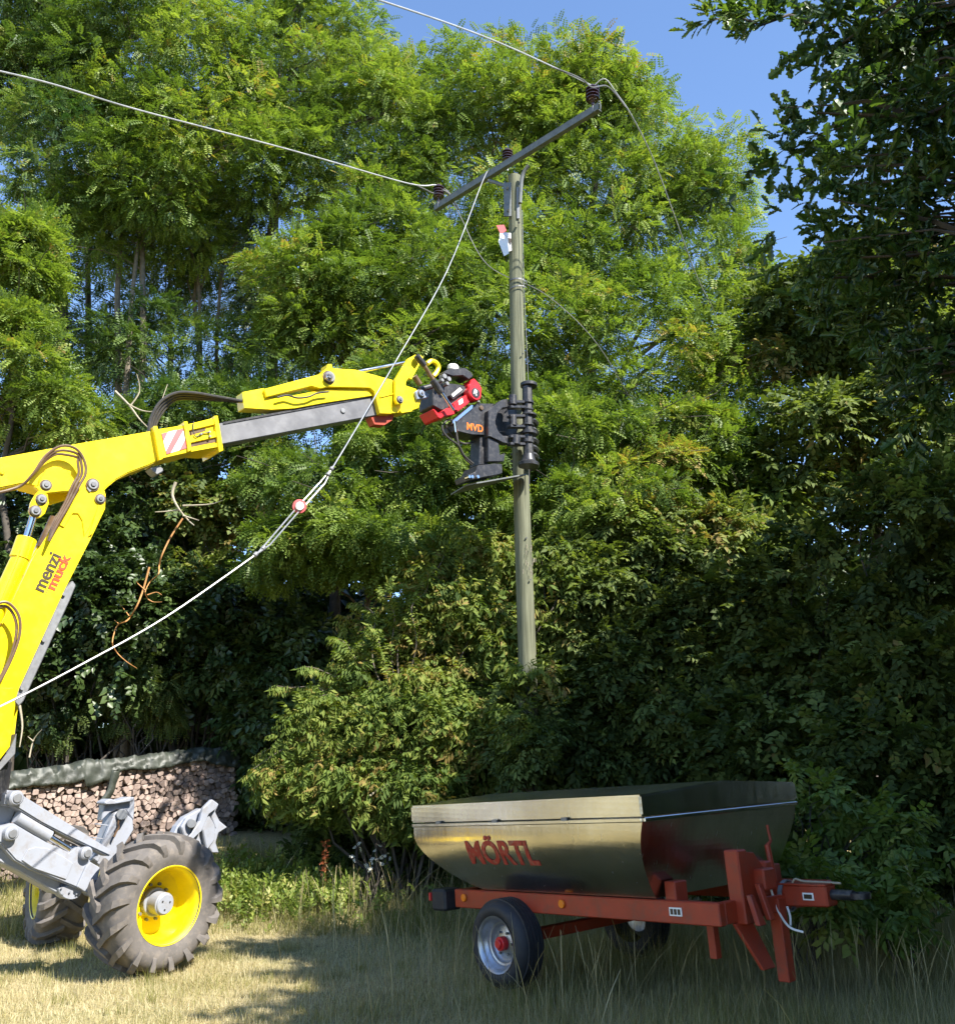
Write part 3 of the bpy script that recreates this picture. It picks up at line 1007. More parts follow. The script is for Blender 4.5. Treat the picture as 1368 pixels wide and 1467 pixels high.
def shoots():
    r = random.Random(77)
    t = bpy.data.objects['dogwood_shrub']
    org = Vector(t.location)
    pos, axs, stems = [], [], []
    ends = [(392, 985), (375, 1080), (360, 1100), (480, 915), (430, 960), (520, 870), (450, 1000), (560, 840), (400, 1130), (610, 815), (500, 935), (640, 800), (420, 1040), (580, 870), (670, 790), (540, 890)]
    for ex, ey in ends:
        e = at(ex + r.uniform(-8, 8), ey + r.uniform(-8, 8), 12.5 + r.uniform(-0.4, 0.3))
        s0 = at(ex * 0.35 + 570 * 0.65, 1080 * 0.6 + ey * 0.4, 12.8)
        P = spline(limb_path(s0, e, r, 0.18, 4), 4)
        stems.append(tube(P, [0.012 * (1 - 0.75 * i / (len(P) - 1)) for i in range(len(P))], 5))
        for i in range(4, len(P)):
            for _ in range(3):
                pos.append(tuple(P[i] + Vector((r.uniform(-.05, .05), r.uniform(-.05, .05), r.uniform(-.05, .03)))))
                d = (P[i] - P[i - 1]).normalized()
                axs.append((d.x + r.uniform(-.7, .7), d.y + r.uniform(-.7, .7), d.z - 0.3))
    n = len(pos)
    v, f, ti = place(TPL_TWIG_DROOP, np.array(pos), np.array(axs), np.array([0.2, -0.3, 1.0]) + 0.4 * RNG.standard_normal((n, 3)), RNG.uniform(0.12, 0.2, n), 0.62 + 0.15 * RNG.standard_normal(n))
    np_obj('leafy_shoots', v, f, ti, M['dogwood'], t)
    part('shoot_stems', merge(*stems), M['bark'], t, smooth_=True)


shoots()


def skirt():
    """nettles, seedlings and low leaves that close the foot of the hedge"""
    n = 5200
    x = RNG.uniform(-6.5, 7.0, n)
    y = RNG.uniform(0, 1, n) * 1.6 + np.where(x < -2.4, 15.6, np.where(x < 2.6, 12.9, 11.6 - 0.25 * (x - 2.6)))
    z = np.array([ground_z(a, b) for a, b in zip(x, y)]) + RNG.random(n) ** 1.3 * (0.75 + 0.3 * np.sin(x * 2.3))
    v, f, ti = place(TPL_TWIG, np.stack([x, y, z], 1), np.array([0, -0.2, 0.5]) + 0.7 * RNG.standard_normal((n, 3)), np.array([0, -0.3, 0.8]) + 0.6 * RNG.standard_normal((n, 3)), RNG.uniform(0.18, 0.36, n), 0.35 + 0.2 * RNG.standard_normal(n))
    o = np_obj('ground_cover', v, f, ti, M['hedge'], None, (0, 13, 0.5))
    props(o, 'nettles and low leafy ground cover along the foot of the hedge', 'undergrowth', kind='stuff')


skirt()


def thicket():
    """the closed wood floor behind the hedge: nobody could count it"""
    n = 6400
    x = RNG.uniform(-11, 13, n)
    y = RNG.uniform(17.5, 21.5, n)
    top = 5.6 + 1.0 * np.sin(x * 0.7) + 0.7 * np.sin(x * 1.9 + 1)
    z = 0.8 + RNG.random(n) * top
    pos = np.stack([x, y, z], 1)
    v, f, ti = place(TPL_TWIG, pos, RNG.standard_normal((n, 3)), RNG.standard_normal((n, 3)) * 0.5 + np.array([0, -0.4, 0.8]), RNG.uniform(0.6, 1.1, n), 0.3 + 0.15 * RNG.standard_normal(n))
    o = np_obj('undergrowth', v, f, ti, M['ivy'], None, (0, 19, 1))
    props(o, 'dark closed undergrowth of the wood behind the hedge', 'undergrowth', kind='stuff')


thicket()


# ------------------------------------------------------------------ the big oak on the right that shades the trailer
def make_oak():
    rng = random.Random(44)
    b = Vector((6.4, 4.9, 0.1))
    t = thing('oak_tree', b, 'big near oak with dark lobed leaves hanging in at the upper right', 'tree')
    vis = [E_(1310, 60, 60, 60, 6.4, 0.6), E_(1230, 40, 55, 40, 6.2, 0.5), E_(1270, 150, 50, 45, 6.3, 0.5), E_(1350, 170, 50, 60, 6.2, 0.6), E_(1210, 110, 35, 30, 6.2, 0.3), E_(1180, 165, 35, 22, 6.3, 0.3),
           E_(1250, 270, 55, 40, 6.3, 0.5), E_(1340, 300, 50, 55, 6.2, 0.6), E_(1180, 260, 40, 25, 6.4, 0.3), E_(1230, 370, 65, 45, 6.5, 0.6), E_(1330, 420, 60, 50, 6.4, 0.7), E_(1170, 330, 35, 30, 6.5, 0.3),
           E_(1250, 480, 60, 40, 6.6, 0.5), E_(1340, 540, 50, 45, 6.5, 0.6), E_(1160, 25, 50, 25, 6.1, 0.3), E_(1140, 240, 35, 15, 6.4, 0.2), E_(1085, 270, 26, 20, 6.5, 0.2), E_(1200, 440, 35, 25, 6.7, 0.3)]
    P, D = clumps(vis, 125, 0.15, 0.8)
    v1 = fill(P, D, 8, TPL_OAK, 0.25, (0.14, 0.3), 0.8, 0.2, tint0=0.5, tint_c=0.12, tint_s=0.16, wild=0.8)
    # the twig that reaches out to the left against the sky
    tw = [at(1130, 20, 6.0), at(1090, 35, 5.9), at(1050, 20, 5.8), at(1015, 30, 5.7)]
    tp = np.array([tuple(p) for p in spline(tw, 5)])
    n = len(tp)
    v2 = place(TPL_OAK, np.repeat(tp, 2, 0), np.array([-0.6, -0.2, 0.1]) + 0.6 * RNG.standard_normal((2 * n, 3)), np.array([0, -0.4, 1]) + 0.4 * RNG.standard_normal((2 * n, 3)), np.full(2 * n, 0.24), np.linspace(0.5, 0.95, 2 * n))
    # upper and sunward crown
    up = [(np.array([7.6, 3.6, 9.5]), np.array([4.0, 3.6, 4.2])), (np.array([6.0, 4.4, 7.6]), np.array([2.8, 2.4, 2.6])), (np.array([9.0, 5.5, 9.5]), np.array([3.5, 3.0, 4.0])), (np.array([8.6, 1.6, 8.5]), np.array([2.6, 2.4, 3.4]))]
    P2, D2 = clumps(up, 360, 0.35, 1.0)
    keep = P2[:, 0] - 0.69 * P2[:, 2] > -0.25          # crown shaped along the sun's slope so its shadow spares the meadow
    keep &= P2[:, 0] > 0.85 * P2[:, 1] + 0.6
    P2, D2 = P2[keep], D2[keep]
    v3 = fill(P2, D2, 28, TPL_TWIG, 0.78, (0.55, 0.95), 0.7, 0.2, tint0=0.5)
    v, f, ti = cat_np([v1, v2, v3])
    np_obj('crown', v, f, ti, M['oak'], t)
    wood(b, (7.2, 4.2, 11.5), 0.42, 0.1, [tuple(p) for p in np.concatenate([P[::3], P2[::6]])], rng, M['bark_dark'], t, limbs=70, low=0.2, nside=12, limb_r=0.14, twig=0.35)
    part('branches', tube(limb_path(at(1200, 50, 6.3), tw[0], rng, 0.02) + [Vector(p) for p in tw[1:]], [0.02, 0.018, 0.016, 0.014, 0.012, 0.011, 0.009, 0.007, 0.004], 6), M['bark_dark'], t, smooth_=True)


make_oak()


# trees of the field edge to the right of and behind the camera; the tank mirrors them
def side_tree(loc, rad, label, seed, leaf=1.0, per=18):
    rng = random.Random(seed)
    b = Vector((loc[0], loc[1], ground_z(loc[0], loc[1])))
    t = thing('field_edge_tree', b, label, 'tree', 'trees along the field edge')
    c = np.array([loc[0], loc[1], loc[2]])
    P, D = clumps([(c, np.array(rad)), (c + np.array([0, 0, -rad[2] * 0.7]), np.array(rad) * 0.8)], 70, 0.5, 1.0)
    v, f, ti = fill(P, D, per, TPL_TWIG, leaf, (0.7, 1.1), 0.7, 0.2, tint0=0.4)
    np_obj('crown', v, f, ti, M['oak'], t)
    wood(b, c + np.array([0.2, 0, rad[2] * 0.6]), 0.2, 0.05, [tuple(p) for p in P], rng, M['bark_dark'], t, limbs=24)


side_tree((5.9, -3.2, 4.6), (2.4, 2.4, 3.4), 'unseen maple added just behind the camera to cut sky light', 66)  # added out of view to cut sky light on the right
side_tree((10.6, 1.4, 7.0), (3.2, 3.2, 4.2), 'unseen tall maple added behind the oak to cut sky light', 67)  # also added unseen, blocks more sky light over the shaded ground
side_tree((8.6, -1.5, 4.6), (2.6, 2.6, 3.2), 'broad field maple right of the camera at the meadow edge', 61)
side_tree((10.6, -6.5, 4.8), (3.0, 3.0, 3.4), 'broad field maple behind the camera at the meadow edge', 62)
side_tree((8.2, 8.2, 2.6), (1.6, 1.5, 2.6), 'low bushy maple at the right end of the hedge', 64, 0.4, 44)
side_tree((9.6, 3.0, 2.6), (1.7, 2.2, 2.4), 'low bushy maple under the right side of the oak', 65)
side_tree((10.5, 6.0, 4.6), (2.6, 2.6, 3.4), 'field maple beyond the oak at the end of the hedge', 63)


# ------------------------------------------------------------------ grass, straw, weeds
def blades(n, xr, yr, h, w, lean, tint, name, label, m, mask=None, tsd=0.18, patch=0.25):
    x = RNG.uniform(xr[0], xr[1], n)
    y = yr[0] + (yr[1] - yr[0]) * RNG.random(n) ** 1.15
    if mask is not None:
        k = mask(x, y)
        x, y = x[k], y[k]
        n = len(x)
    z = np.array([ground_z(a, b) for a, b in zip(x, y)])
    pt = 0.5 + 0.5 * np.sin(x * 1.9 + 1.3 * np.sin(y * 1.1)) * np.sin(y * 1.6 + np.sin(x * 2.7))
    hh = h * RNG.uniform(0.45, 1.2, n) * (0.6 + 0.6 * pt)
    a = RNG.uniform(0, 2 * math.pi, n)
    sx, sy = np.cos(a) * w * 0.5, np.sin(a) * w * 0.5
    b = RNG.uniform(0, 2 * math.pi, n)
    l = np.abs(RNG.standard_normal(n)) * lean
    tx, ty = np.cos(b) * l * hh, np.sin(b) * l * hh
    V = np.empty((n, 3, 3))
    V[:, 0] = np.stack([x - sx, y - sy, z - 0.01], 1)
    V[:, 1] = np.stack([x + sx, y + sy, z - 0.01], 1)
    V[:, 2] = np.stack([x + tx, y + ty, z + hh / np.sqrt(1 + l * l)], 1)
    Fc = np.arange(n * 3).reshape(n, 3)
    ti = tint + patch * (pt - 0.5) * -1.0 + tsd * RNG.standard_normal(n)
    o = np_obj(name, V.reshape(-1, 3), Fc, ti, m, None, (0, 9, 0))
    props(o, label, 'grass', kind='stuff')
    return o


def field(x, y):
    """inside the view with a margin"""
    return (np.abs(x) < 0.62 * y + 0.6)


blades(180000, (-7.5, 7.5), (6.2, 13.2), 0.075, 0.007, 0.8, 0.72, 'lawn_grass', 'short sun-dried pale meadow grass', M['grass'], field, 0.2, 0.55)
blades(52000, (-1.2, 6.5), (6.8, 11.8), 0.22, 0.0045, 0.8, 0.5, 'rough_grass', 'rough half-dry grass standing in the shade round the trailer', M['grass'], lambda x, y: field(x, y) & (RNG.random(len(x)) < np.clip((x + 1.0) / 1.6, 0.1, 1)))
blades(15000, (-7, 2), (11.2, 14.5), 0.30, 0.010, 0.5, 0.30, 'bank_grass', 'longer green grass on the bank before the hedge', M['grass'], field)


blades(60000, (-7.5, 6.5), (6.4, 12.6), 0.13, 0.005, 5.0, 0.8, 'straw_litter', 'flattened dry straw lying on the meadow', M['straw'], field)


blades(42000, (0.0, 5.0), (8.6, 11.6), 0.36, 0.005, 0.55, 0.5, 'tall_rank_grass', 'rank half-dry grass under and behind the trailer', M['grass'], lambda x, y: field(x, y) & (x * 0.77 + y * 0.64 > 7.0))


def tufts():
    """uneven tufts of longer grass left standing on the meadow"""
    k, m_ = 260, 46
    cx, cy = RNG.uniform(-7, 4, k), RNG.uniform(7.0, 12.4, k)
    x = np.repeat(cx, m_) + RNG.normal(0, 0.06, k * m_)
    y = np.repeat(cy, m_) + RNG.normal(0, 0.06, k * m_)
    n = len(x)
    z = np.array([ground_z(a, b) for a, b in zip(x, y)])
    h = np.repeat(RNG.uniform(0.07, 0.19, k), m_) * RNG.uniform(0.5, 1.1, n)
    a = RNG.uniform(0, 6.28, n)
    l = np.abs(RNG.standard_normal(n)) * 0.6
    w = 0.003
    V = np.empty((n, 3, 3))
    V[:, 0] = np.stack([x - np.sin(a) * w, y + np.cos(a) * w, z - 0.01], 1)
    V[:, 1] = np.stack([x + np.sin(a) * w, y - np.cos(a) * w, z - 0.01], 1)
    V[:, 2] = np.stack([x + np.cos(a) * l * h, y + np.sin(a) * l * h, z + h / np.sqrt(1 + l * l)], 1)
    ti = np.repeat(RNG.uniform(0.05, 0.8, k), m_) + 0.1 * RNG.standard_normal(n)
    o = np_obj('grass_tufts', V.reshape(-1, 3), np.arange(n * 3).reshape(n, 3), ti, M['grass'], None, (0, 9, 0))
    props(o, 'uneven green and straw-coloured grass tufts on the meadow', 'grass', kind='stuff')


tufts()


def stalks():
    """tall dry flower stalks: single thin stems with drooping tips"""
    Vs, Fs, Ts, o = [], [], [], 0
    spots = [(0.2, 8.4, 1.2, 1.2, 130), (3.4, 8.2, 1.6, 1.6, 240), (-1.0, 11.4, 1.3, 1.2, 200), (1.6, 7.0, 1.8, 0.6, 40), (4.8, 9.2, 1.2, 1.2, 110)]
    for cx, cy, rx, ry, n in spots:
        for _ in range(n):
            x, y = cx + RNG.normal() * rx * 0.6, cy + RNG.normal() * ry * 0.6
            h = RNG.uniform(0.25, 0.72)
            a = RNG.uniform(0, 6.28)
            l = abs(RNG.normal()) * 0.38
            z0 = ground_z(x, y)
            w = RNG.uniform(0.0013, 0.0027)
            pts = []
            for i in range(5):
                t = i / 4
                pts.append((x + math.cos(a) * l * h * t ** 1.8, y + math.sin(a) * l * h * t ** 1.8, z0 + h * (t - 0.12 * l * t ** 3)))
            for i, p in enumerate(pts):
                ww = w * (1 - 0.5 * i / 4) * (2.2 if i == 3 and h > 0.55 else 1)
                Vs.append((p[0] - ww, p[1], p[2]))
                Vs.append((p[0] + ww, p[1], p[2]))
            t0 = RNG.uniform(0.3, 1.0)
            for i in range(4):
                Fs.append((o + 2 * i, o + 2 * i + 1, o + 2 * i + 3, o + 2 * i + 2))
                Ts.append(t0)
            o += 10
    ob = np_obj('tall_straw', np.array(Vs), np.array(Fs), np.array(Ts), M['straw'], None, (1, 9, 0))
    props(ob, 'tall dry grass stalks standing round the trailer', 'grass', kind='stuff')


stalks()


def weeds():
    n = 1300
    c = np.array(at(400, 1290, 12.4))
    x = c[0] + RNG.normal(0, 0.62, n)
    y = 12.4 + RNG.normal(0, 0.45, n)
    z = np.array([ground_z(a, b) for a, b in zip(x, y)])
    pos = np.stack([x, y, z + RNG.uniform(0.0, 0.32, n)], 1)
    v, f, ti = place(TPL_TWIG, pos, np.array([0, 0, 0.9]) + 0.5 * RNG.standard_normal((n, 3)), RNG.standard_normal((n, 3)), RNG.uniform(0.09, 0.19, n), 0.55 + 0.22 * RNG.standard_normal(n))
    o = np_obj('weeds', v, f, ti, M['weed'], None, (c[0], 12.4, 0.2))
    props(o, 'sunlit green nettles and weeds right of the big wheel', 'weeds', kind='stuff')
    # one rusty dock plant among them
    b = at(466, 1262, 12.3)
    t = thing('dock_plant', (b.x, b.y, ground_z(b.x, b.y)), 'rusty red dock seed head standing among the green weeds', 'plant')
    top = at(466, 1205, 12.3)
    part('stem', tube([Vector((b.x, b.y, ground_z(b.x, b.y))), b, top], [0.008, 0.006, 0.003], 5), M['dead_wood'], t)
    k = 60
    hp = np.array([tuple(b.lerp(top, RNG.uniform(0.0, 1.0))) for _ in range(k)])
    v, f, ti = place(TPL_SMALL, hp, RNG.standard_normal((k, 3)), RNG.standard_normal((k, 3)), RNG.uniform(0.04, 0.08, k), RNG.random(k))
    np_obj('seed_head', v, f, ti, M['dock'], t)
    # white blossoms
    k = 26
    q = np.array([tuple(at(530 + RNG.normal(0, 14), 1228 + RNG.normal(0, 12), 12.2)) for _ in range(k)])
    v, f, ti = place(TPL_SMALL, q, RNG.standard_normal((k, 3)), np.array([0.3, -1, 0.8]) + 0.4 * RNG.standard_normal((k, 3)), RNG.uniform(0.04, 0.09, k), RNG.random(k))
    bb = at(530, 1228, 12.2)
    g = Vector((bb.x, bb.y, ground_z(bb.x, bb.y)))
    t = thing('flowering_plant', g, 'spindly plant with white blossoms left of the trailer rear', 'plant')
    np_obj('blossoms', v, f, ti, M['flower'], t)
    part('stems', merge(*[tube(limb_path(g + Vector((RNG.normal(0, .05), 0, 0)), q[i], random.Random(i), 0.05, 4), [0.005, 0.005, 0.004, 0.004, 0.002], 4) for i in range(0, k, 2)]), M['bark_dark'], t)


weeds()


def brambles():
    specs = [('bramble_bush', 'bright-leaved bramble arching beside the trailer drawbar', [E_(1150, 1260, 55, 45, 8.9, 0.4), E_(1200, 1290, 60, 30, 8.7, 0.4)], 26),
             ('bramble_bush', 'taller bramble with pale leaves right of the tank front', [E_(1180, 1160, 40, 40, 9.6, 0.4), E_(1270, 1200, 70, 40, 9.4, 0.5), E_(1160, 1130, 25, 25, 9.7, 0.3)], 26),
             ('bramble_bush', 'low bramble in the rough grass at the right edge', [E_(1290, 1300, 60, 35, 8.8, 0.4)], 14)]
    for i, (nm, lb, el, n) in enumerate(specs):
        px = 1180 + 50 * i
        b = Vector((el[0][0][0], el[0][0][1], 0))
        b.z = ground_z(b.x, b.y)
        t = thing(nm, b, lb, 'shrub', 'brambles beside the trailer')
        P, D = clumps(el, n, 0.1, 0.8)
        v, f, ti = fill(P, D, 10, TPL_TWIG, 0.22, (0.08, 0.2), 0.7, 0.3, tint0=0.55, tint_c=0.15, wild=0.8)
        np_obj('crown', v, f, ti, M['bramble'], t)
        r = random.Random(i)
        part('stems', merge(*[tube(limb_path(b + Vector((r.uniform(-.2, .2), r.uniform(-.2, .2), 0)), p, r, 0.25), [0.007, 0.007, 0.006, 0.005, 0.004, 0.003], 4) for p in P[::2]]), M['bark_dark'], t)


brambles()

# ------------------------------------------------------------------ utility pole with crossarm
def make_pole():
    b = at(762, 1240, 12.3)
    b.z = ground_z(b.x, b.y)
    top = at(737, 252, 12.3)
    t = thing('utility_pole', b, 'weathered wooden power pole with steel crossarm gripped by the excavator', 'utility pole')
    n, k = 20, 26
    V, Fc = [], []
    for i in range(k + 1):
        q = i / k
        c = b.lerp(top, q)
        c.x += 0.012 * math.sin(q * 7) - 0.01 * q
        r = 0.128 - 0.037 * q
        for j in range(n):
            a = 2 * math.pi * j / n
            rr = r * (1 + 0.012 * math.sin(5 * a + q * 9) + 0.01 * math.sin(3 * a - q * 17))
            V.append(c + Vector((math.cos(a) * rr, math.sin(a) * rr, -0.3 if i == 0 else 0)))
    for i in range(k):
        for j in range(n):
            Fc.append((i * n + j, i * n + (j + 1) % n, (i + 1) * n + (j + 1) % n, (i + 1) * n + j))
    Fc.append(tuple(range(k * n, (k + 1) * n)))
    part('shaft', (V, Fc), M['pole_wood'], t, smooth_=True)
    # crossarm: a horizontal channel running from far left to near right
    A, B = at(622, 297, 13.32), at(857, 150, 10.95)
    zc = 0.5 * (A.z + B.z)
    A.z = B.z = zc
    ax = (B - A).normalized()
    side = Vector((ax.y, -ax.x, 0))
    if side.y > 0:
        side = -side
    up = Vector((0, 0, 1))
    web = box((A + B) / 2, ax * ((B - A).length / 2), side * 0.006, up * 0.045)
    f1 = box((A + B) / 2 + up * 0.048 - side * 0.03, ax * ((B - A).length / 2), side * 0.037, up * 0.004)
    f2 = box((A + B) / 2 - up * 0.048 - side * 0.03, ax * ((B - A).length / 2), side * 0.037, up * 0.004)
    arm = part('crossarm', merge(web, f1, f2), M['galv'], t)
    part('end_hook', tube(spline([B + ax * 0.0 + up * 0.07, B + ax * 0.03 + up * 0.05, B + ax * 0.035 - up * 0.05, B + ax * 0.02 - up * 0.09], 4), 0.008, 6), M['galv'], arm)
    mid = top + Vector((0, 0, 0.0))
    # two bent straps carry the arm on the pole top
    c0 = (A + B) / 2
    for (p1, p2, p3) in ((at(757, 236, 12.1), at(748, 252, 12.15), at(745, 290, 12.17)), (at(700, 258, 12.45), at(714, 262, 12.35), at(730, 268, 12.2))):
        part('strap', tube(spline([p1, p2, p3], 5), 0.03 if p3 == p1 else 0.028, 8), M['galv'], t, smooth_=True)
    part('mounting_plate', box(at(727, 285, 12.19), Vector((0.055, 0, 0)), Vector((0, 0.012, 0)), Vector((0, 0, 0.28))), M['galv'], t, bevel=0.004)
    part('mounting_plate', box(at(742, 290, 12.2), Vector((0.02, 0, 0)), Vector((0, 0.012, 0)), Vector((0, 0, 0.26))), M['pin'], t, bevel=0.004)
    for px, py in ((727, 268), (728, 300), (743, 318)):
        part('bolt', cyl(at(px, py, 12.175), at(px, py, 12.14), 0.018, n=6), M['pin'], t)
    # insulators
    prof = [(0.0, -0.02), (0.022, -0.02), (0.022, 0.05), (0.05, 0.06)]
    for q in range(4):
        z0 = 0.07 + q * 0.05
        prof += [(0.055, z0), (0.094, z0 + 0.002), (0.096, z0 + 0.012), (0.058, z0 + 0.034)]
    prof += [(0.05, 0.28), (0.03, 0.30), (0.0, 0.30)]
    ins = []
    for p, sc in ((A + ax * 0.10 + up * 0.08, 0.95), (at(727, 234, 12.75), 0.9), (B - ax * 0.09 + up * 0.08, 1.0)):
        i0 = part('insulator', lathe(p, up, [(r * sc, h * sc) for r, h in prof], 20), M['porcelain'], t, smooth_=True, angle=40)
        part('spindle', cyl(p - up * 0.12, p + up * 0.04, 0.014, n=8), M['pin'], i0)
        ins.append(p + up * 0.26 * sc)
    # torn warning sign, red above white, curling away from the pole
    sg = part('warning_sign', prism([at(x, y, 12.16) for x, y in ((716, 331), (732, 333), (733, 358), (727, 360), (722, 352), (715, 340))], (0.0, 0.004, 0)), M['white'], t)
    part('sign_flap', prism([at(718, 332, 12.15), at(726, 334, 12.14), at(729, 362, 12.12), at(722, 366, 12.05), at(714, 345, 12.02)], (0, 0.004, 0)), M['white'], t)
    part('sign_stripe', prism([at(x, y, 12.01) for x, y in ((711, 322), (722, 321), (726, 330), (717, 334))], (0, 0.004, 0)), M['sign_red'], t)
    part('sign_mark', prism([at(x, y, 12.155) for x, y in ((728, 340), (733, 341), (732, 350), (729, 346))], (0, -0.003, 0)), M['letter_black'], t)
    part('band', lathe(at(742, 405, 12.3), (0.1, 0.05, 1), [(0.125, -0.012), (0.131, -0.012), (0.131, 0.012), (0.125, 0.012)], 20), M['wire_dark'], t)
    part('band', lathe(at(742, 415, 12.3), (-0.1, 0.02, 1), [(0.125, -0.008), (0.131, -0.008), (0.131, 0.008), (0.125, 0.008)], 20), M['wire_dark'], t)
    part('earth_wire', tube(spline([at(748, 300, 12.17), at(751, 420, 12.16), at(757, 560, 12.16), at(758, 700, 12.16)], 8), 0.005, 5), M['wire_dark'], t)
    for px, py in ((749, 506), (746, 585), (754, 770), (760, 830)):
        part('bolt', cyl(at(px, py, 12.19), at(px, py, 12.165), 0.012, n=6), M['pin'], t)
    # flakes of bark and splinters at mid height
    bits = []
    r = random.Random(3)
    for i in range(16):
        p = at(757 + r.uniform(-9, 9), 800 + r.uniform(-20, 25), 12.175)
        bits.append(prism([p, p + Vector((0.012, -0.015, 0.02)), p + Vector((0.008, -0.02, -0.04))], (0.004, 0, 0)))
    props(part('splinters', merge(*bits), M['pale_twig'], t), kind='stuff')
    return A, B, ax, ins


PA, PB, PAX, INS = make_pole()


def wire(name, label, pts, r, m, k=8):
    P = spline(pts, k)
    base = P[0]
    o = part(name, tube(P, r, 6), m, loc=base, smooth_=True)
    return props(o, label, 'cable', 'cables of the power line')


iL, iC, iR = INS
# direction of the line: square to the crossarm, towards the left behind the camera
wire('power_cable', 'power cable from the left insulator out through the left edge', [iL + Vector((0.25, 0.25, -0.05)), iL + Vector((0, 0, 0.02)), at(585, 262, 12.9), at(420, 215, 11.6), at(200, 157, 10.1), at(0, 101, 8.9), at(-500, 10, 7.0)], 0.0105, M['wire'])
wire('power_cable', 'power cable from the near right insulator up out of the top edge', [iR + Vector((0.02, 0, 0.02)), at(795, 96, 10.5), at(690, 50, 9.6), at(540, -2, 8.5), at(200, -110, 7.0)], 0.0105, M['wire'])
wire('jumper_cable', 'dark jumper tied under the near right insulator', [at(790, 95, 10.45), at(815, 104, 10.6), at(836, 114, 10.75), at(848, 124, 10.8), at(868, 122, 10.9), at(882, 134, 11.0), at(896, 152, 11.1)], 0.011, M['wire_dark'])
wire('slack_cable', 'slack cable sagging from the right insulator down before the locust', [iR, at(866, 112, 10.95), at(884, 134, 11.05), at(905, 165, 11.2), at(935, 225, 11.6), at(965, 305, 12.2), at(998, 395, 13.6), at(1025, 450, 15.4), at(1050, 520, 18.0)], 0.0085, M['wire'])
wire('jumper_cable', 'short jumper loop hanging below the left insulator', [at(590, 262, 12.95), at(608, 270, 13.1), at(622, 276, 13.2), at(636, 272, 13.2), at(648, 284, 13.3), at(658, 300, 13.4)], 0.010, M['wire_dark'])
wire('slack_cable', 'thin slack cable hanging behind the pole to the lower right', [iL + Vector((0.1, 0.05, 0)), at(660, 310, 13.5), at(700, 380, 13.6), at(780, 420, 14), at(850, 485, 14.2), at(900, 565, 14.6)], 0.007, M['wire_dark'])


def make_stay():
    p = [at(699, 244, 12.5), at(690, 262, 12.25), at(640, 388, 11.4), at(565, 520, 10.3), at(505, 622, 9.5), at(476, 670, 9.1)]
    q = [at(368, 793, 8.2), at(240, 882, 7.5), at(120, 950, 6.9), at(0, 1012, 6.35), at(-90, 1050, 6.0)]
    t = thing('stay_cable', p[0], 'long bare cable with insulator drooping from crossarm past the yellow boom', 'cable', 'cables of the power line')
    part('upper_wire', tube(spline(p, 6), 0.0072, 6), M['wire'], t, smooth_=True)
    part('lower_wire', tube(spline(q, 6), 0.0072, 6), M['wire'], t, smooth_=True)
    c = at(429, 725, 8.72)
    ax = (Vector((0, 0, CAM_H)) - c).normalized() + Vector((0.12, 0, 0.1))
    ip = [(0.0, 0.035), (0.036, 0.035), (0.042, 0.022), (0.042, 0.005)]
    i0 = part('insulator', lathe(c, ax, [(0.02, -0.03), (0.064, -0.02), (0.068, 0.0), (0.064, 0.014), (0.045, 0.016)], 24), M['sign_red'], t, smooth_=True)
    part('insulator_cap', lathe(c, ax, ip, 20), M['white'], i0, smooth_=True)
    for off in (-0.022, 0.022):
        d = Vector((0.6, 0, -0.5)).normalized() * off
        part('loop_wire', tube([c + d + Vector((0.01, 0.012, 0.0)), at(463, 690, 8.95) + d, at(476, 670, 9.1)], 0.007, 5), M['wire'], t)
        part('loop_wire', tube([c + d * 0.9 + Vector((-0.01, 0.012, -0.02)), at(385, 778, 8.32) + d * 0.8, at(368, 793, 8.2)], 0.007, 5), M['wire'], t)
    for px, py, Y in ((475, 671, 9.08), (470, 679, 9.02), (377, 785, 8.27), (366, 794, 8.19)):
        d = (at(490, 650, 9.3) - at(360, 800, 8.1)).normalized()
        part('clamp', cyl(at(px, py, Y) - d * 0.022, at(px, py, Y) + d * 0.022, 0.022, n=8), M['pin'], t, bevel=0.004)


make_stay()

# ------------------------------------------------------------------ walking excavator
HEAD = Vector((0.78, 0.626, 0)).normalized()        # direction in which the boom reaches
NRM = Vector((HEAD.y, -HEAD.x, 0))                   # side of the boom turned to the camera
UP = Vector((0, 0, 1))
Q0 = Vector((0.545, 12.3, 0)) + NRM * 0.17


def BP(px, py, off=0.0):
    """point on the vertical plane of the boom, off metres nearer"""
    d = ray(px, py)
    o = Vector((0, 0, CAM_H))
    q = Q0 + NRM * off
    return o + d * ((q - o).dot(NRM) / d.dot(NRM))


def plate(pts, off, th):
    return prism([BP(x, y, off) for x, y in pts], NRM * -th)


def pin(name, px, py, r_px, off, out, parent, m=None, back=0.05, n=18, bevel=0.006):
    c = BP(px, py, off)
    r = r_px * depth(c) / 1380
    o = part(name, cyl(c - NRM * back, c + NRM * out, r, n=n), m or M['pin'], parent, bevel=bevel, smooth_=True)
    if name == 'pin' and r_px > 4.4:
        par = parent if parent.parent is None else o.parent
        part('grease_ring', cyl(c, c + NRM * 0.004, r * 1.28, n=20), M['copper'], par)
        part('pin_bolt', cyl(c + NRM * out, c + NRM * (out + 0.012), r * 0.5, n=6), M['steel_grey'], par, bevel=0.003)
    return o


def zf(ox, oy, s):
    return lambda *pts: [(ox + x / s, oy + y / s) for x, y in pts]


Z1 = zf(0, 560, 4.0235)
Z2 = zf(180, 480, 4.56)
Z3 = zf(340, 490, 4.886)
Z4 = zf(580, 490, 6.218)
Z5 = zf(0, 1120, 6.84)
Z6 = zf(120, 1130, 5.432)
Z7 = zf(0, 620, 6.84)


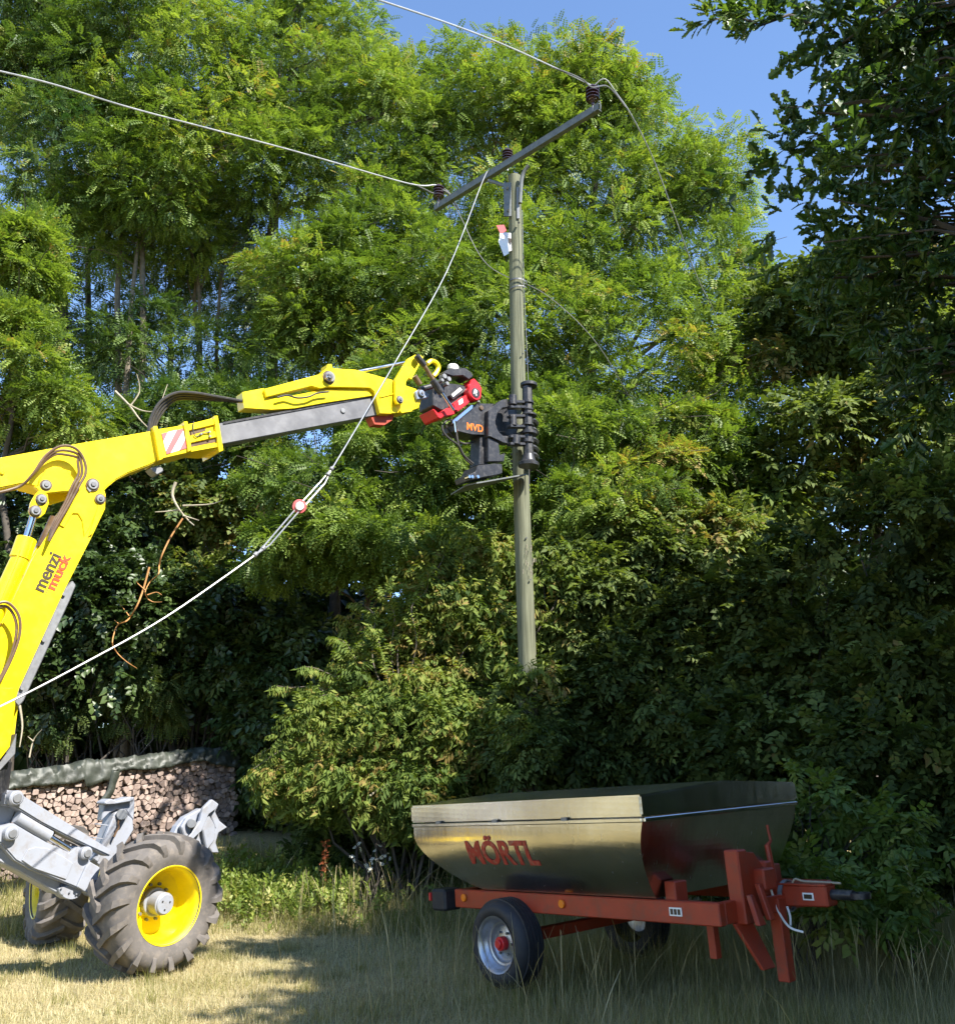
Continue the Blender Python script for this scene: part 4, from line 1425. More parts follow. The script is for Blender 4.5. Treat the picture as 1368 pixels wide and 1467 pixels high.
def make_excavator():
    base = Vector((-4.7, 8.6, 0.0))
    t = thing('walking_excavator', base, 'yellow walking excavator with grey legs holding the pole with a telescopic boom', 'excavator')
    Yl, G = M['yellow'], M['grey_paint']
    # ---- lower boom
    W = 0.30
    boom = part('main_boom', plate([(121, 689), (127, 684), (136, 685), (143, 692), (152, 705), (151, 728), (133, 766), (115, 801), (94, 842), (28, 985), (20, 1010), (14, 1068), (-10, 1100), (-62, 1130), (-95, 1060), (-52, 990), (0, 896), (13, 872), (47, 800), (89, 733), (109, 709)], 0.02, W), Yl, t, bevel=0.012, seg=2)
    part('side_plate', plate([(108, 712), (121, 690), (128, 685), (136, 686), (142, 693), (144, 704), (143, 722), (130, 752), (121, 768), (118, 745), (112, 735), (104, 735), (92, 755), (86, 752)], 0.035, 0.015), Yl, boom, bevel=0.004)
    part('side_plate', plate([(144, 700), (150, 706), (150, 728), (133, 764), (127, 768), (139, 728)], 0.040, 0.02), Yl, boom, bevel=0.004)
    # hose guard along the underside, with three bolts
    gd = part('hose_guard', plate([(104, 831), (109, 838), (100, 860), (34, 1004), (27, 1012), (21, 1006), (24, 992), (93, 842)], -0.02, 0.10), M['pin'], t, bevel=0.008)
    for x, y in ((91, 851), (62, 917), (31, 986)):
        pin('bolt', x, y, 2.6, -0.015, 0.02, gd, n=8, bevel=0.0)
    part('lower_cover', plate([(0, 985), (20, 985), (22, 1010), (14, 1070), (0, 1088), (-40, 1110), (-60, 1060)], 0.05, 0.03), Yl, boom, bevel=0.006)
    part('boom_foot', plate([(14, 1072), (24, 1050), (22, 1080), (0, 1104), (-40, 1130), (-50, 1110), (0, 1092)], 0.0, 0.16), M['pin'], t, bevel=0.006)
    # lettering, reading up the boom
    a, b = BP(63, 849, 0.024), BP(88, 799, 0.024)
    xd = (b - a).normalized()
    yd = NRM.cross(xd)
    text('lettering', 'menzi', a, xd, yd, 0.112, M['letter_black'], boom, bold=0.022, width=(b - a).length * 1.04)
    a2, b2 = BP(79, 846, 0.024), BP(103, 797, 0.024)
    text('lettering', 'muck', a2, xd, yd, 0.098, M['letter_red'], boom, bold=0.03, width=(b2 - a2).length)
    ln = BP(66, 851, 0.024)
    part('lettering_line', prism([ln, ln + xd * 0.30, ln + xd * 0.30 + yd * 0.006, ln + yd * 0.006], NRM * 0.003), M['letter_black'], boom)
    # ---- stick with its bent heel
    W2 = 0.28
    stick = part('stick', plate([(-60, 667), (0, 655), (110, 635), (224, 615.5), (226, 660), (211, 667), (184, 677), (166, 687), (153, 698), (143, 709), (132, 706), (110, 702), (66, 701), (34, 692), (0, 699), (-60, 708)], 0.0, W2), Yl, t, bevel=0.012, seg=2)
    part('heel_plate', plate(Z7((330, 520), (380, 520), (400, 430), (450, 355), (520, 325), (590, 330), (660, 370), (720, 440), (745, 500), (740, 565), (620, 572), (430, 592), (390, 570)), 0.055, 0.05), Yl, stick, bevel=0.008)
    pin('pin', *Z7((450, 510))[0], 6.6, 0.055, 0.02, stick)
    pin('pin', *Z7((910, 505))[0], 7.5, 0.045, 0.02, boom)
    part('pin_lock', plate(Z7((850, 540), (870, 480), (905, 465), (940, 480), (945, 520), (880, 580)), 0.05, 0.012), M['pin'], boom, bevel=0.003)
    pin('pin', *Z7((982, 645))[0], 6.0, 0.045, 0.02, boom)
    pin('bolt', 3, 677, 3.0, 0.0, 0.02, stick, Yl, n=10)
    # ---- collar where the telescope slides out
    part('collar', plate(Z2((195, 615), (385, 585), (590, 535), (630, 740), (560, 752), (470, 745), (410, 765), (235, 805)), 0.03, W2 + 0.06), Yl, stick, bevel=0.006)
    part('flange', plate(Z2((182, 592), (208, 590), (243, 808), (222, 815)), 0.06, 0.4), Yl, stick, bevel=0.004)
    part('flange', plate(Z2((380, 562), (405, 560), (432, 745), (410, 760)), 0.06, 0.4), Yl, stick, bevel=0.004)
    part('flange', plate(Z2((578, 525), (603, 523), (640, 750), (612, 762)), 0.07, 0.42), Yl, stick, bevel=0.004)
    for q in (((405, 585), (580, 545), (583, 580), (408, 622)), ((412, 660), (592, 625), (598, 662), (418, 702)), ((425, 735), (604, 702), (606, 728), (428, 760))):
        part('collar_bar', plate(Z2(*q), 0.055, 0.025), Yl, stick, bevel=0.003)
    for q in (((412, 628), (520, 604), (522, 622), (416, 654)), ((420, 708), (595, 670), (598, 694), (425, 728))):
        part('slot_shade', plate(Z2(*q), 0.034, 0.004), M['copper'], stick)  # dark plates on the collar face stand in for shade in recessed slots
    part('grease_line', tube(spline([BP(x, y, 0.07) for x, y in Z2((445, 560), (440, 620), (460, 660), (500, 640), (545, 632))], 4), 0.006, 5), M['rubber'], stick)
    for x, y in ((490, 645), (545, 632), (548, 660)):
        pin('fitting', *Z2((x, y))[0], 1.6, 0.06, 0.02, stick, n=8, bevel=0)
    # warning panel with slanted red and white stripes
    wp = Z2((235, 640), (375, 607), (402, 735), (268, 775))
    pan = part('warning_panel', plate(wp, 0.036, 0.004), M['white'], stick)
    A_, B_, C_, D_ = [Vector((x, y, 0)) for x, y in wp]

    def uvp(u, v):
        q = A_.lerp(B_, u).lerp(D_.lerp(C_, u), v)
        return (q.x, q.y)
    for poly in (((0.0, 0.0), (0.30, 0.0), (0.0, 0.38)), ((0.72, 0.0), (1.0, 0.0), (1.0, 0.10), (0.20, 1.0), (0.0, 1.0), (0.0, 0.86)), ((1.0, 0.55), (1.0, 1.0), (0.64, 1.0))):
        part('warning_stripe', plate([uvp(u, v) for u, v in poly], 0.040, 0.003), M['sign_red'], pan)
    # work lamp under the stick
    part('work_lamp', plate(Z2((155, 862), (225, 848), (250, 872), (245, 890), (205, 912), (178, 890)), -0.05, 0.14), M['pin'], t, bevel=0.01)
    # ---- telescopic arm
    tel = part('telescopic_arm', plate([(260, 616), (318, 605), (536, 566), (541, 594), (322, 635), (262, 647)], -0.03, 0.21), M['steel_grey'], t, bevel=0.008)
    part('wear_rail', plate([(320, 604), (536, 565), (536, 567.5), (320, 607)], -0.02, 0.02), M['black_steel'], tel)
    pin('bolt', 491, 588, 4.0, -0.03, 0.015, tel, n=14)
    # ---- head on the telescope end
    part('cover_box', plate(Z3((35, 347), (190, 318), (195, 385), (250, 390), (420, 365), (600, 330), (935, 325), (950, 372), (600, 425), (400, 462), (240, 472), (50, 460)), 0.0, 0.16), Yl, t, bevel=0.006)
    part('tilt_beam', plate(Z3((188, 325), (590, 218), (628, 178), (632, 150), (662, 150), (668, 180), (830, 190), (1090, 262), (1100, 330), (1085, 400), (1080, 500), (1000, 498), (975, 400), (960, 345), (930, 318), (640, 310), (580, 322), (520, 305), (205, 382)), 0.04, 0.15), Yl, t, bevel=0.007)
    part('head_block', plate(Z3((985, 340), (1090, 270), (1180, 300), (1255, 325), (1290, 400), (1270, 460), (1180, 490), (1010, 502)), 0.02, 0.2), Yl, t, bevel=0.008)
    part('head_rib', plate(Z3((1000, 375), (1090, 355), (1090, 362), (1002, 384)), 0.055, 0.02), Yl, t)
    part('head_rib', plate(Z3((1140, 475), (1220, 455), (1225, 480), (1150, 492)), 0.05, 0.03), Yl, t)
    lev = part('tilt_lever', plate(Z3((1107, 400), (1107, 255), (1195, 112), (1250, 82), (1268, 150), (1182, 275), (1174, 415), (1150, 435), (1120, 430)), 0.10, 0.05), Yl, t, bevel=0.006)
    part('tilt_lever', plate(Z4((0, 300), (90, 130), (140, 110), (170, 130), (60, 330)), -0.13, 0.05), Yl, t, bevel=0.006)
    pin('pin', *Z3((1137, 400))[0], 4.6, 0.10, 0.02, lev)
    pin('pin', *Z3((640, 245))[0], 8.0, 0.04, 0.04, t)
    pin('pin', *Z3((640, 245))[0], 4.6, 0.085, 0.015, t, M['chrome'])
    pr = BP(*Z3((1290, 360))[0], 0.03)
    part('end_cap', plate(Z3((1245, 345), (1275, 325), (1345, 360), (1340, 385), (1310, 392), (1260, 400)), 0.06, 0.06), M['blue_grey'], t, bevel=0.01)
    pin('pin', *Z3((1285, 358))[0], 4.8, 0.06, 0.03, t, M['blue_grey'])
    part('cylinder_rod', cyl(BP(515, 531.5, -0.04), BP(590, 517, -0.04), 0.022, n=12), M['chrome'], t, smooth_=True)
    part('hose_loop', tube(spline([BP(x, y, 0.06) for x, y in Z3((280, 385), (350, 370), (420, 388), (500, 380), (560, 355), (640, 345))], 5), 0.011, 6), M['rubber'], t, smooth_=True)
    part('lower_guard', plate(Z3((930, 515), (1100, 505), (1085, 545), (1030, 580), (960, 575)), -0.05, 0.12), M['red_trailer'], t, bevel=0.004)
    # ---- boom cylinder and link
    c0, c1 = BP(36, 785, 0.06), BP(-30, 930, 0.06)
    d = (c1 - c0).normalized()
    cy = part('boom_cylinder', cyl(BP(30, 797, 0.05), BP(-48, 965, 0.05), 0.078, n=20), Yl, t, smooth_=True)
    part('cylinder_head', cyl(BP(38.5, 771, 0.05), BP(28, 800, 0.05), 0.088, n=20), Yl, cy, bevel=0.005, smooth_=True)
    part('cylinder_rod', cyl(BP(49, 735, 0.05), BP(36, 778, 0.05), 0.032, n=14), M['chrome'], cy, smooth_=True)
    part('oil_pipe', tube([BP(28, 787, 0.14), BP(24, 802, 0.14), BP(0, 860, 0.14), BP(-30, 930, 0.14)], 0.008, 6), Yl, cy)
    lk = part('link_plate', plate(Z7((300, 680), (345, 600), (385, 560), (470, 600), (480, 690), (440, 790), (390, 830), (310, 815), (285, 760)), 0.09, 0.04), Yl, t, bevel=0.006)
    part('link_plate', plate(Z7((380, 590), (470, 570), (700, 560), (690, 640), (500, 700), (430, 690)), -0.12, 0.03), Yl, t, bevel=0.006)
    pin('pin', *Z7((405, 650))[0], 6.5, 0.09, 0.03, lk)
    pin('pin', *Z7((345, 765))[0], 7.0, 0.09, 0.03, lk)
    part('pin_lock', plate(Z7((355, 640), (400, 612), (445, 625), (440, 660), (400, 705), (375, 695)), 0.10, 0.015), M['pin'], lk, bevel=0.003)
    # second, inner cylinder beside the boom
    part('inner_cylinder', cyl(BP(80, 742, -0.06), BP(60, 785, -0.06), 0.055, n=16), M['copper'], t, smooth_=True)
    part('inner_cylinder', plate([(57, 775), (76, 781), (30, 880), (-20, 985), (-44, 970), (10, 868)], -0.05, 0.12), Yl, t, bevel=0.006)
    part('hose_clip', plate(Z7((590, 770), (610, 758), (655, 785), (640, 805)), 0.02, 0.08), M['white'], t, bevel=0.003)
    # ---- hoses
    for k, (dx, dy, off) in enumerate(((0, 0, 0.12), (9, 8, 0.105), (17, 15, 0.09))):
        pts = Z7((-60, 590), (80, 560), (220, 505), (330, 390 + dy), (430, 240 + dy * 3), (540, 150 + dy * 4), (650, 122 + dy * 6), (760, 165 + dy * 5), (830 - dx * 4, 280), (838 - dx * 4, 400), (780 - dx * 4, 510), (700 - dx * 3, 660), (560 - dx * 2, 900), (480, 1060))
        part('hose', tube(spline([BP(x, y, off - 0.04 * (i < 3)) for i, (x, y) in enumerate(pts)], 5), 0.013, 7), M['copper'], t, smooth_=True)
    for k, dy in enumerate((0, 14, 30, 44)):
        pts = Z2((150 + dy * 0.6, 640), (165 + dy, 540 + dy * 0.3), (230 + dy * 0.7, 430 + dy), (330, 375 + dy), (450, 375 + dy * 0.9), (600, 400 + dy * 0.5), (770, 430 + dy * 0.1))
        part('hose', tube(spline([BP(x, y, -0.03 - 0.035 * k) for x, y in pts], 6), 0.016, 7), M['rubber'], t, smooth_=True)
    for k, (dx, dy) in enumerate(((0, 0), (2.5, 6))):
        pts = [(-20 + dx, 872 + dy), (4, 862 + dy), (18 - dx, 868 + dy), (28 - dx * 2, 885 + dy), (28 - dx * 2, 910), (18 - dx, 940), (2 - dx, 972), (-20, 1005)]
        part('hose', tube(spline([BP(x, y, 0.16 - 0.03 * k) for x, y in pts], 5), 0.013, 7), M['copper'], t, smooth_=True)
    # ---- tiltrotator
    TR = t
    body = part('tiltrotator', plate(Z4((250, 380), (330, 350), (540, 380), (570, 450), (600, 510), (470, 612), (320, 600), (250, 560)), -0.02, 0.3), M['black_steel'], t, bevel=0.01)
    part('yellow_hook', tube(spline([BP(x, y, -0.10) for x, y in Z4((200, 190), (235, 165), (280, 185), (298, 225), (280, 270), (255, 300))], 5), 0.032, 8), Yl, body, smooth_=True)
    cyl1 = part('tilt_cylinder', cyl(BP(*Z4((150, 170))[0], 0.16), BP(*Z4((262, 350))[0], 0.16), 0.026, n=14), M['copper'], body, smooth_=True)
    part('tilt_cylinder', cyl(BP(*Z4((100, 115))[0], 0.16), BP(*Z4((175, 205))[0], 0.16), 0.040, n=14), M['black_steel'], body, bevel=0.006, smooth_=True)
    part('tilt_cylinder', cyl(BP(*Z4((245, 335))[0], 0.16), BP(*Z4((325, 450))[0], 0.16), 0.046, n=14), M['black_steel'], body, bevel=0.006, smooth_=True)
    part('cylinder_rod', cyl(BP(*Z4((320, 440))[0], 0.16), BP(*Z4((435, 605))[0], 0.16), 0.020, n=12), M['chrome'], body, smooth_=True)
    part('tilt_cylinder', cyl(BP(*Z4((85, 300))[0], -0.05), BP(*Z4((135, 375))[0], -0.05), 0.036, n=14), M['copper'], body, smooth_=True)
    part('cross_shaft', cyl(BP(*Z4((130, 420))[0], 0.0), BP(*Z4((250, 385))[0], 0.0), 0.036, n=14), M['black_steel'], body, smooth_=True)
    part('top_bracket', plate(Z4((340, 270), (390, 235), (540, 225), (600, 270), (612, 300), (570, 330), (520, 295), (430, 300)), 0.06, 0.2), M['black_steel'], body, bevel=0.01)
    part('swivel_cap', lathe(BP(*Z4((430, 222))[0], -0.02), (0.1, -0.2, 1), [(0.0, 0.045), (0.05, 0.04), (0.072, 0.015), (0.075, -0.03), (0.0, -0.03)], 18), M['white'], body, smooth_=True)
    for x, y, r in ((345, 305, 0.036), (385, 330, 0.034), (370, 370, 0.028), (325, 340, 0.026)):
        c = BP(*Z4((x, y))[0], 0.08)
        part('valve', cyl(c - NRM * 0.06, c + NRM * 0.03, r, n=10), M['pin'], body, bevel=0.006, smooth_=True)
    part('decal', plate(Z4((415, 462), (490, 400), (510, 420), (430, 485)), 0.03, 0.003), M['white'], body)
    part('black_box', plate(Z4((395, 470), (520, 385), (560, 420), (430, 510)), 0.02, 0.12), M['black_steel'], body, bevel=0.006)
    red = part('rotor_housing', plate(Z4((428, 545), (555, 458), (605, 515), (475, 615), (440, 600)), 0.08, 0.34), M['red_gloss'], body, bevel=0.012, seg=2)
    part('rotor_ear', plate(Z4((560, 375), (580, 370), (590, 330), (620, 318), (665, 365), (690, 410), (680, 470), (640, 440), (575, 420)), 0.05, 0.16), M['red_gloss'], body, bevel=0.01)
    dc = BP(*Z4((617, 455))[0], 0.10)
    part('rotor_disc', cyl(dc - NRM * 0.1, dc + NRM * 0.03, 0.102, n=26), M['red_gloss'], body, bevel=0.012, smooth_=True)
    ds = part('logo_disc', cyl(dc + NRM * 0.03, dc + NRM * 0.036, 0.066, n=22), M['black_steel'], body)
    up2 = (UP + HEAD * 0.35).normalized()
    xr = up2.cross(NRM)
    if xr.dot(HEAD) < 0:
        xr = -xr
    text('logo', 'R', dc + NRM * 0.038 - xr * 0.034 - up2 * 0.036, xr, up2, 0.075, M['white'], body, bold=0.03)
    part('decal', plate(Z4((475, 520), (512, 495), (520, 535), (485, 558)), 0.083, 0.003), M['white'], body)
    part('lower_jaw', plate(Z4((248, 592), (262, 590), (310, 636), (345, 605), (378, 582), (432, 580), (450, 640), (400, 650), (345, 662), (318, 682), (295, 668)), 0.07, 0.3), M['red_gloss'], body, bevel=0.01)
    part('silver_guard', plate(Z4((430, 690), (590, 552), (612, 555), (605, 590), (450, 720), (430, 722)), 0.07, 0.05), M['chrome'], body, bevel=0.008)
    # ---- pole gripper
    K = M['black_steel']
    gr = part('pole_gripper', plate(Z4((440, 730), (470, 690), (610, 560), (640, 540), (800, 545), (760, 590), (745, 620), (748, 828), (600, 822), (440, 785)), 0.05, 0.26), K, t, bevel=0.008)
    text('lettering', 'MVD', BP(*Z4((552, 776))[0], 0.053), BP(*Z4((690, 802))[0], 0.053) - BP(*Z4((552, 776))[0], 0.053), UP, 0.098, M['orange'], gr, bold=0.015, width=(BP(*Z4((695, 802))[0], 0.053) - BP(*Z4((552, 776))[0], 0.053)).length)
    part('jaw_shade_fill', plate(Z4((815, 590), (960, 545), (1010, 560), (1010, 880), (900, 870), (812, 780)), -0.10, 0.06), K, gr, bevel=0.006)  # black backing plate added to give the jaw its dark, shaded interior
    pin('pin', *Z4((678, 585))[0], 3.6, 0.05, 0.02, gr, M['copper'])
    part('bolt', cyl(BP(*Z4((655, 525))[0], 0.0), BP(*Z4((655, 540))[0], 0.06), 0.02, n=8), M['pin'], gr)
    part('jaw_frame', plate(Z4((745, 605), (860, 512), (920, 500), (926, 578), (872, 582), (826, 630), (808, 700), (812, 745), (842, 800), (880, 832), (930, 832), (936, 905), (880, 895), (760, 838), (745, 838)), 0.13, 0.1), K, gr, bevel=0.008)
    part('jaw_frame', plate(Z4((800, 560), (925, 520), (930, 590), (890, 620), (870, 720), (900, 810), (935, 830), (930, 890), (800, 830)), -0.06, 0.08), K, gr, bevel=0.008)
    part('column', plate(Z4((742, 838), (800, 842), (838, 900), (850, 1000), (895, 985), (885, 1060), (745, 1062)), 0.10, 0.12), K, gr, bevel=0.008)
    part('column', plate(Z4((672, 828), (745, 828), (745, 1090), (660, 1090)), 0.02, 0.2), K, gr, bevel=0.008)
    part('saw_box', plate(Z4((655, 1092), (750, 1085), (800, 1078), (868, 1082), (870, 1165), (835, 1178), (740, 1195), (640, 1215), (585, 1228), (570, 1180), (630, 1150)), 0.14, 0.3), K, gr, bevel=0.008)
    q0, q1 = BP(*Z4((640, 1246))[0], 0.12), BP(*Z4((1085, 1168))[0], 0.12)
    part('saw_plate', prism([q0, q1, q1 - NRM * 0.10, q1 - NRM * 0.65 - HEAD * 0.1, q0 - NRM * 0.6 + HEAD * 0.05, q0 - NRM * 0.15 - HEAD * 0.05], UP * -0.018), M['galv'], gr)
    for x in (565, 590, 640):
        pin('fitting', *Z4((x, 1200))[0], 2.4, 0.14, 0.03, gr, M['chrome'], n=8, bevel=0)
    # upright shaft before the pole, with collars
    s0, s1 = BP(*Z4((1090, 395))[0], 0.16), BP(*Z4((1100, 1085))[0], 0.16)
    ax = (s1 - s0).normalized()
    sh = part('jaw_shaft', cyl(s0, s1, 0.070, n=8), K, gr, bevel=0.004)

    def ring(y, r, h, dx=0, nm='collar_ring', ex=0.0):
        c = BP(*Z4((1092 + dx, y))[0], 0.16)
        return part(nm, cyl(c - ax * h / 2 + NRM * ex, c + ax * h / 2 + NRM * ex, r, n=18), K, sh, bevel=0.006, smooth_=True)
    ring(380, 0.115, 0.05, 12)
    ring(535, 0.086, 0.045)
    ring(600, 0.080, 0.03)
    ring(650, 0.105, 0.03, 14)
    ring(740, 0.088, 0.025)
    ring(810, 0.110, 0.045, 10)
    ring(885, 0.084, 0.05)
    part('shaft_foot', lathe(BP(*Z4((1100, 1090))[0], 0.16), UP, [(0.0, -0.02), (0.135, -0.02), (0.14, 0.02), (0.10, 0.05), (0.075, 0.14), (0.0, 0.14)], 18), K, sh, smooth_=True)
    for y0, y1, r, x in ((470, 560, 0.055, 960), (650, 745, 0.048, 962), (830, 915, 0.062, 985)):
        c0, c1 = BP(*Z4((x, y0))[0], 0.16), BP(*Z4((x, y1))[0], 0.16)
        p_ = part('hinge_pin', cyl(c0, c1, r, n=14), K, gr, bevel=0.008, smooth_=True)
    for y in (525, 570, 650, 742, 835, 900):
        part('hinge_arm', plate(Z4((945, y - 14), (1095, y - 10), (1095, y + 14), (945, y + 12)), 0.19, 0.09), K, gr, bevel=0.006)
    # curved jaw fingers round the far side of the pole
    pc = Vector((at(747, 620, 12.3).x, 12.3, 0))
    for y in (575, 655, 745, 815, 880, 950):
        z = BP(*Z4((1100, y))[0], 0.16).z - 0.12
        pts = []
        for i in range(9):
            a = math.radians(-60 + i * 24)
            pts.append(Vector((pc.x + 0.205 * math.cos(a), pc.y + 0.205 * math.sin(a), z)))
        part('jaw_finger', tube(pts, [0.035] * 8 + [0.02], 6), K, gr)
    for k, pts in enumerate((((330, 740), (345, 800), (400, 860), (480, 920), (530, 1010), (610, 1080)), ((455, 760), (465, 850), (490, 950), (540, 1040), (600, 1090)), ((335, 745), (380, 690), (440, 700)), ((360, 730), (420, 830), (520, 900), (620, 880)))):
        part('hose', tube(spline([BP(x, y, 0.1 - 0.05 * k) for x, y in Z4(*pts)], 5), 0.014, 7), M['rubber'], gr, smooth_=True)
    part('fitting', cyl(BP(*Z4((445, 700))[0], 0.1), BP(*Z4((458, 800))[0], 0.1), 0.018, n=8), M['chrome'], gr)

    # ---- leg plane: chassis beam with stabiliser claws
    LN = Vector((0.777, -0.63, 0))
    L0 = Vector((-3.12, 9.55, 0))

    def LP(px, py, off=0.0):
        dd = ray(px, py)
        o = Vector((0, 0, CAM_H))
        q = L0 + LN * off
        return o + dd * ((q - o).dot(LN) / dd.dot(LN))

    def lpl(pts, off, th):
        return prism([LP(x, y, off) for x, y in pts], LN * -th)

    def lpin(px, py, r, off, parent, out=0.04):
        c = LP(px, py, off)
        rr = r * depth(c) / 1380
        a = part('leg_pin', cyl(c - LN * 0.05, c + LN * out, rr, n=22), G, parent, bevel=0.012, smooth_=True)
        part('pin_cap', cyl(c + LN * out, c + LN * (out + 0.012), rr * 0.62, n=18), M['pin'], parent, bevel=0.004, smooth_=True)
    leg = part('leg', lpl(Z5((-200, 400), (0, 440), (130, 400), (330, 520), (500, 610), (680, 690), (740, 650), (760, 630), (850, 640), (880, 690), (880, 780), (985, 840), (945, 1010), (860, 1100), (740, 1035), (330, 870), (150, 770), (0, 600), (-200, 480)), 0.0, 0.14), G, t, bevel=0.012, seg=2)
    part('leg_end', lpl(Z5((885, 785), (985, 842), (948, 1012), (862, 1098), (755, 1030), (845, 830)), 0.025, 0.03), G, leg, bevel=0.006)
    part('leg_panel', lpl(Z5((275, 660), (350, 640), (470, 650), (620, 730), (720, 800), (650, 960), (330, 850), (215, 770)), 0.012, 0.02), G, leg, bevel=0.005)
    part('upper_link', lpl(Z5((60, 110), (190, 110), (500, 300), (1110, 680), (1085, 735), (880, 640), (640, 525), (400, 400), (150, 245), (50, 230)), 0.03, 0.16), G, t, bevel=0.012, seg=2)
    part('inner_beam', lpl(Z5((150, 250), (560, 480), (530, 530), (340, 480), (240, 400), (160, 330)), -0.1, 0.06), G, t, bevel=0.006)
    part('leg_cylinder', cyl(LP(*Z5((170, 350))[0], -0.03), LP(*Z5((680, 660))[0], -0.03), 0.03, n=12), M['chrome'], t, smooth_=True)
    part('leg_cylinder', cyl(LP(*Z5((160, 340))[0], -0.03), LP(*Z5((480, 530))[0], -0.03), 0.055, n=14), G, t, smooth_=True)
    part('lower_beam', lpl(Z5((-200, 600), (0, 640), (350, 870), (600, 980), (580, 1110), (200, 890), (0, 790), (-200, 720)), -0.08, 0.2), G, t, bevel=0.012)
    part('pivot_disc', lpl(Z5(*[(695 + 118 * math.cos(a), 1045 + 112 * math.sin(a)) for a in [math.radians(-40 + 220 * i / 16) for i in range(17)]]), -0.04, 0.12), G, t, bevel=0.006)
    for x, y in ((605, 1040), (615, 1100), (685, 1080), (750, 1100)):
        part('bolt', cyl(LP(*Z5((x, y))[0], -0.04), LP(*Z5((x, y))[0], -0.02), 0.008, n=6), M['pin'], t)
    lpin(*Z5((130, 158))[0], 10.5, 0.03, t, 0.07)
    lpin(*Z5((85, 505))[0], 10.0, 0.0, t, 0.07)
    lpin(*Z5((822, 698))[0], 9.0, 0.0, t, 0.06)
    # the frame the leg comes from and the rest of the machine, outside the picture
    ch = part('chassis', lpl(Z5((-900, 150), (-100, 60), (190, 90), (200, 240), (120, 420), (60, 640), (-100, 700), (-900, 650)), -0.1, 0.7), G, t, bevel=0.03, seg=2)
    cc = LP(*Z5((-700, 200))[0], -0.5)
    part('slew_ring', cyl(cc + UP * 0.0, cc + UP * 0.35, 0.6, n=28), M['black_steel'], t, bevel=0.02, smooth_=True)
    cb = cc + UP * 0.95
    cab = part('cab', box(cb - HEAD * 0.2 - NRM * 0.35, HEAD * 0.8, NRM * 0.5, UP * 0.62), Yl, t, bevel=0.12, seg=3)
    part('cab_window', box(cb - HEAD * 0.1 + NRM * 0.153 + UP * 0.2, HEAD * 0.5, NRM * 0.006, UP * 0.3), M['glass'], cab)
    part('engine_cover', box(cb - HEAD * 1.5, HEAD * 0.55, NRM * 0.8, UP * 0.5), Yl, t, bevel=0.12, seg=3)
    # claws: two folding stabiliser feet behind the wheel
    def claw(poly_list, name):
        root = None
        for k, (pts, off, th, m) in enumerate(poly_list):
            V_, F_ = lpl(pts, off, th)
            o = part(name if k == 0 else 'claw_plate', (V_, F_), m, t if k == 0 else root, bevel=0.01)
            root = root or o
        return root
    far = -0.75
    c1_ = claw([(Z6((60, 560), (140, 470), (240, 190), (300, 160), (385, 240), (390, 320), (300, 470), (235, 560), (190, 600), (130, 600)), far, 0.18, G),
                (Z6((70, 545), (130, 470), (235, 210), (262, 215), (262, 290), (130, 540), (110, 575)), far + 0.04, 0.05, G),
                (Z6((160, 110), (230, 85), (320, 100), (395, 60), (400, 110), (390, 250), (330, 170), (260, 160), (200, 190), (140, 250), (150, 180)), far - 0.02, 0.10, G),
                (Z6((160, 105), (210, 75), (260, 95), (370, 60), (395, 95), (240, 122), (170, 125)), far + 0.05, 0.16, G)], 'claw')
    part('claw_pin', cyl(LP(*Z6((297, 200))[0], far), LP(*Z6((297, 200))[0], far + 0.09), 0.055, n=16), M['pin'], c1_, bevel=0.008, smooth_=True)
    for q in ((140, 275), (105, 380), (75, 485)):
        part('claw_step', lpl(Z6((q[0] - 30, q[1] - 6), (q[0] + 50, q[1] + 4), (q[0] + 48, q[1] + 12), (q[0] - 32, q[1] + 2)), far + 0.07, 0.06), G, c1_)
    part('claw_chain', tube(spline([LP(*Z6(p)[0], far + 0.06) for p in ((275, 235), (268, 270), (272, 300), (250, 340), (235, 375))], 4), 0.012, 5), M['copper'], c1_)
    c2_ = claw([(Z6((690, 380), (730, 290), (790, 220), (850, 190), (920, 150), (975, 190), (1020, 270), (1035, 340), (1000, 430), (960, 480), (880, 440), (800, 400)), far, 0.10, G),
                (Z6((800, 400), (905, 250), (930, 150), (1000, 80), (1055, 120), (1030, 160), (975, 200), (920, 330), (830, 415)), far + 0.10, 0.05, G),
                (Z6((925, 320), (970, 190), (1025, 290), (1020, 400), (960, 480)), far + 0.06, 0.05, G),
                (Z6((975, 170), (1000, 80), (1055, 120), (1025, 180), (1060, 250), (1120, 300), (1050, 345), (1030, 420), (1055, 500), (1000, 500), (975, 460), (1025, 310)), far + 0.03, 0.06, G)], 'claw')
    part('claw_pin', cyl(LP(*Z6((838, 270))[0], far), LP(*Z6((838, 270))[0], far + 0.14), 0.05, n=16), M['pin'], c2_, bevel=0.008, smooth_=True)
    part('claw_bracket', lpl(Z6((760, 300), (800, 230), (830, 215), (850, 290), (830, 350), (790, 390)), far + 0.08, 0.06), G, c2_, bevel=0.01)
    # ---- wheels
    def wheel(c, axis, R, side_out, lab=None):
        axis = Vector(axis).normalized()
        e1 = Vector((0, 0, 1)).cross(axis).normalized()
        e2 = axis.cross(e1)

        def pt(r, a, h):
            return c + axis * h + (e1 * math.cos(a) + e2 * math.sin(a)) * r
        n = 72
        s = R / 0.6
        prof = [(0.318, -0.03), (0.335, 0.005), (0.40, 0.03), (0.47, 0.03), (0.52, 0.005), (0.552, -0.04), (0.562, -0.12), (0.566, -0.21), (0.562, -0.30), (0.552, -0.38), (0.52, -0.425), (0.47, -0.45), (0.40, -0.45), (0.335, -0.425), (0.318, -0.39)]
        V, Fc = [], []
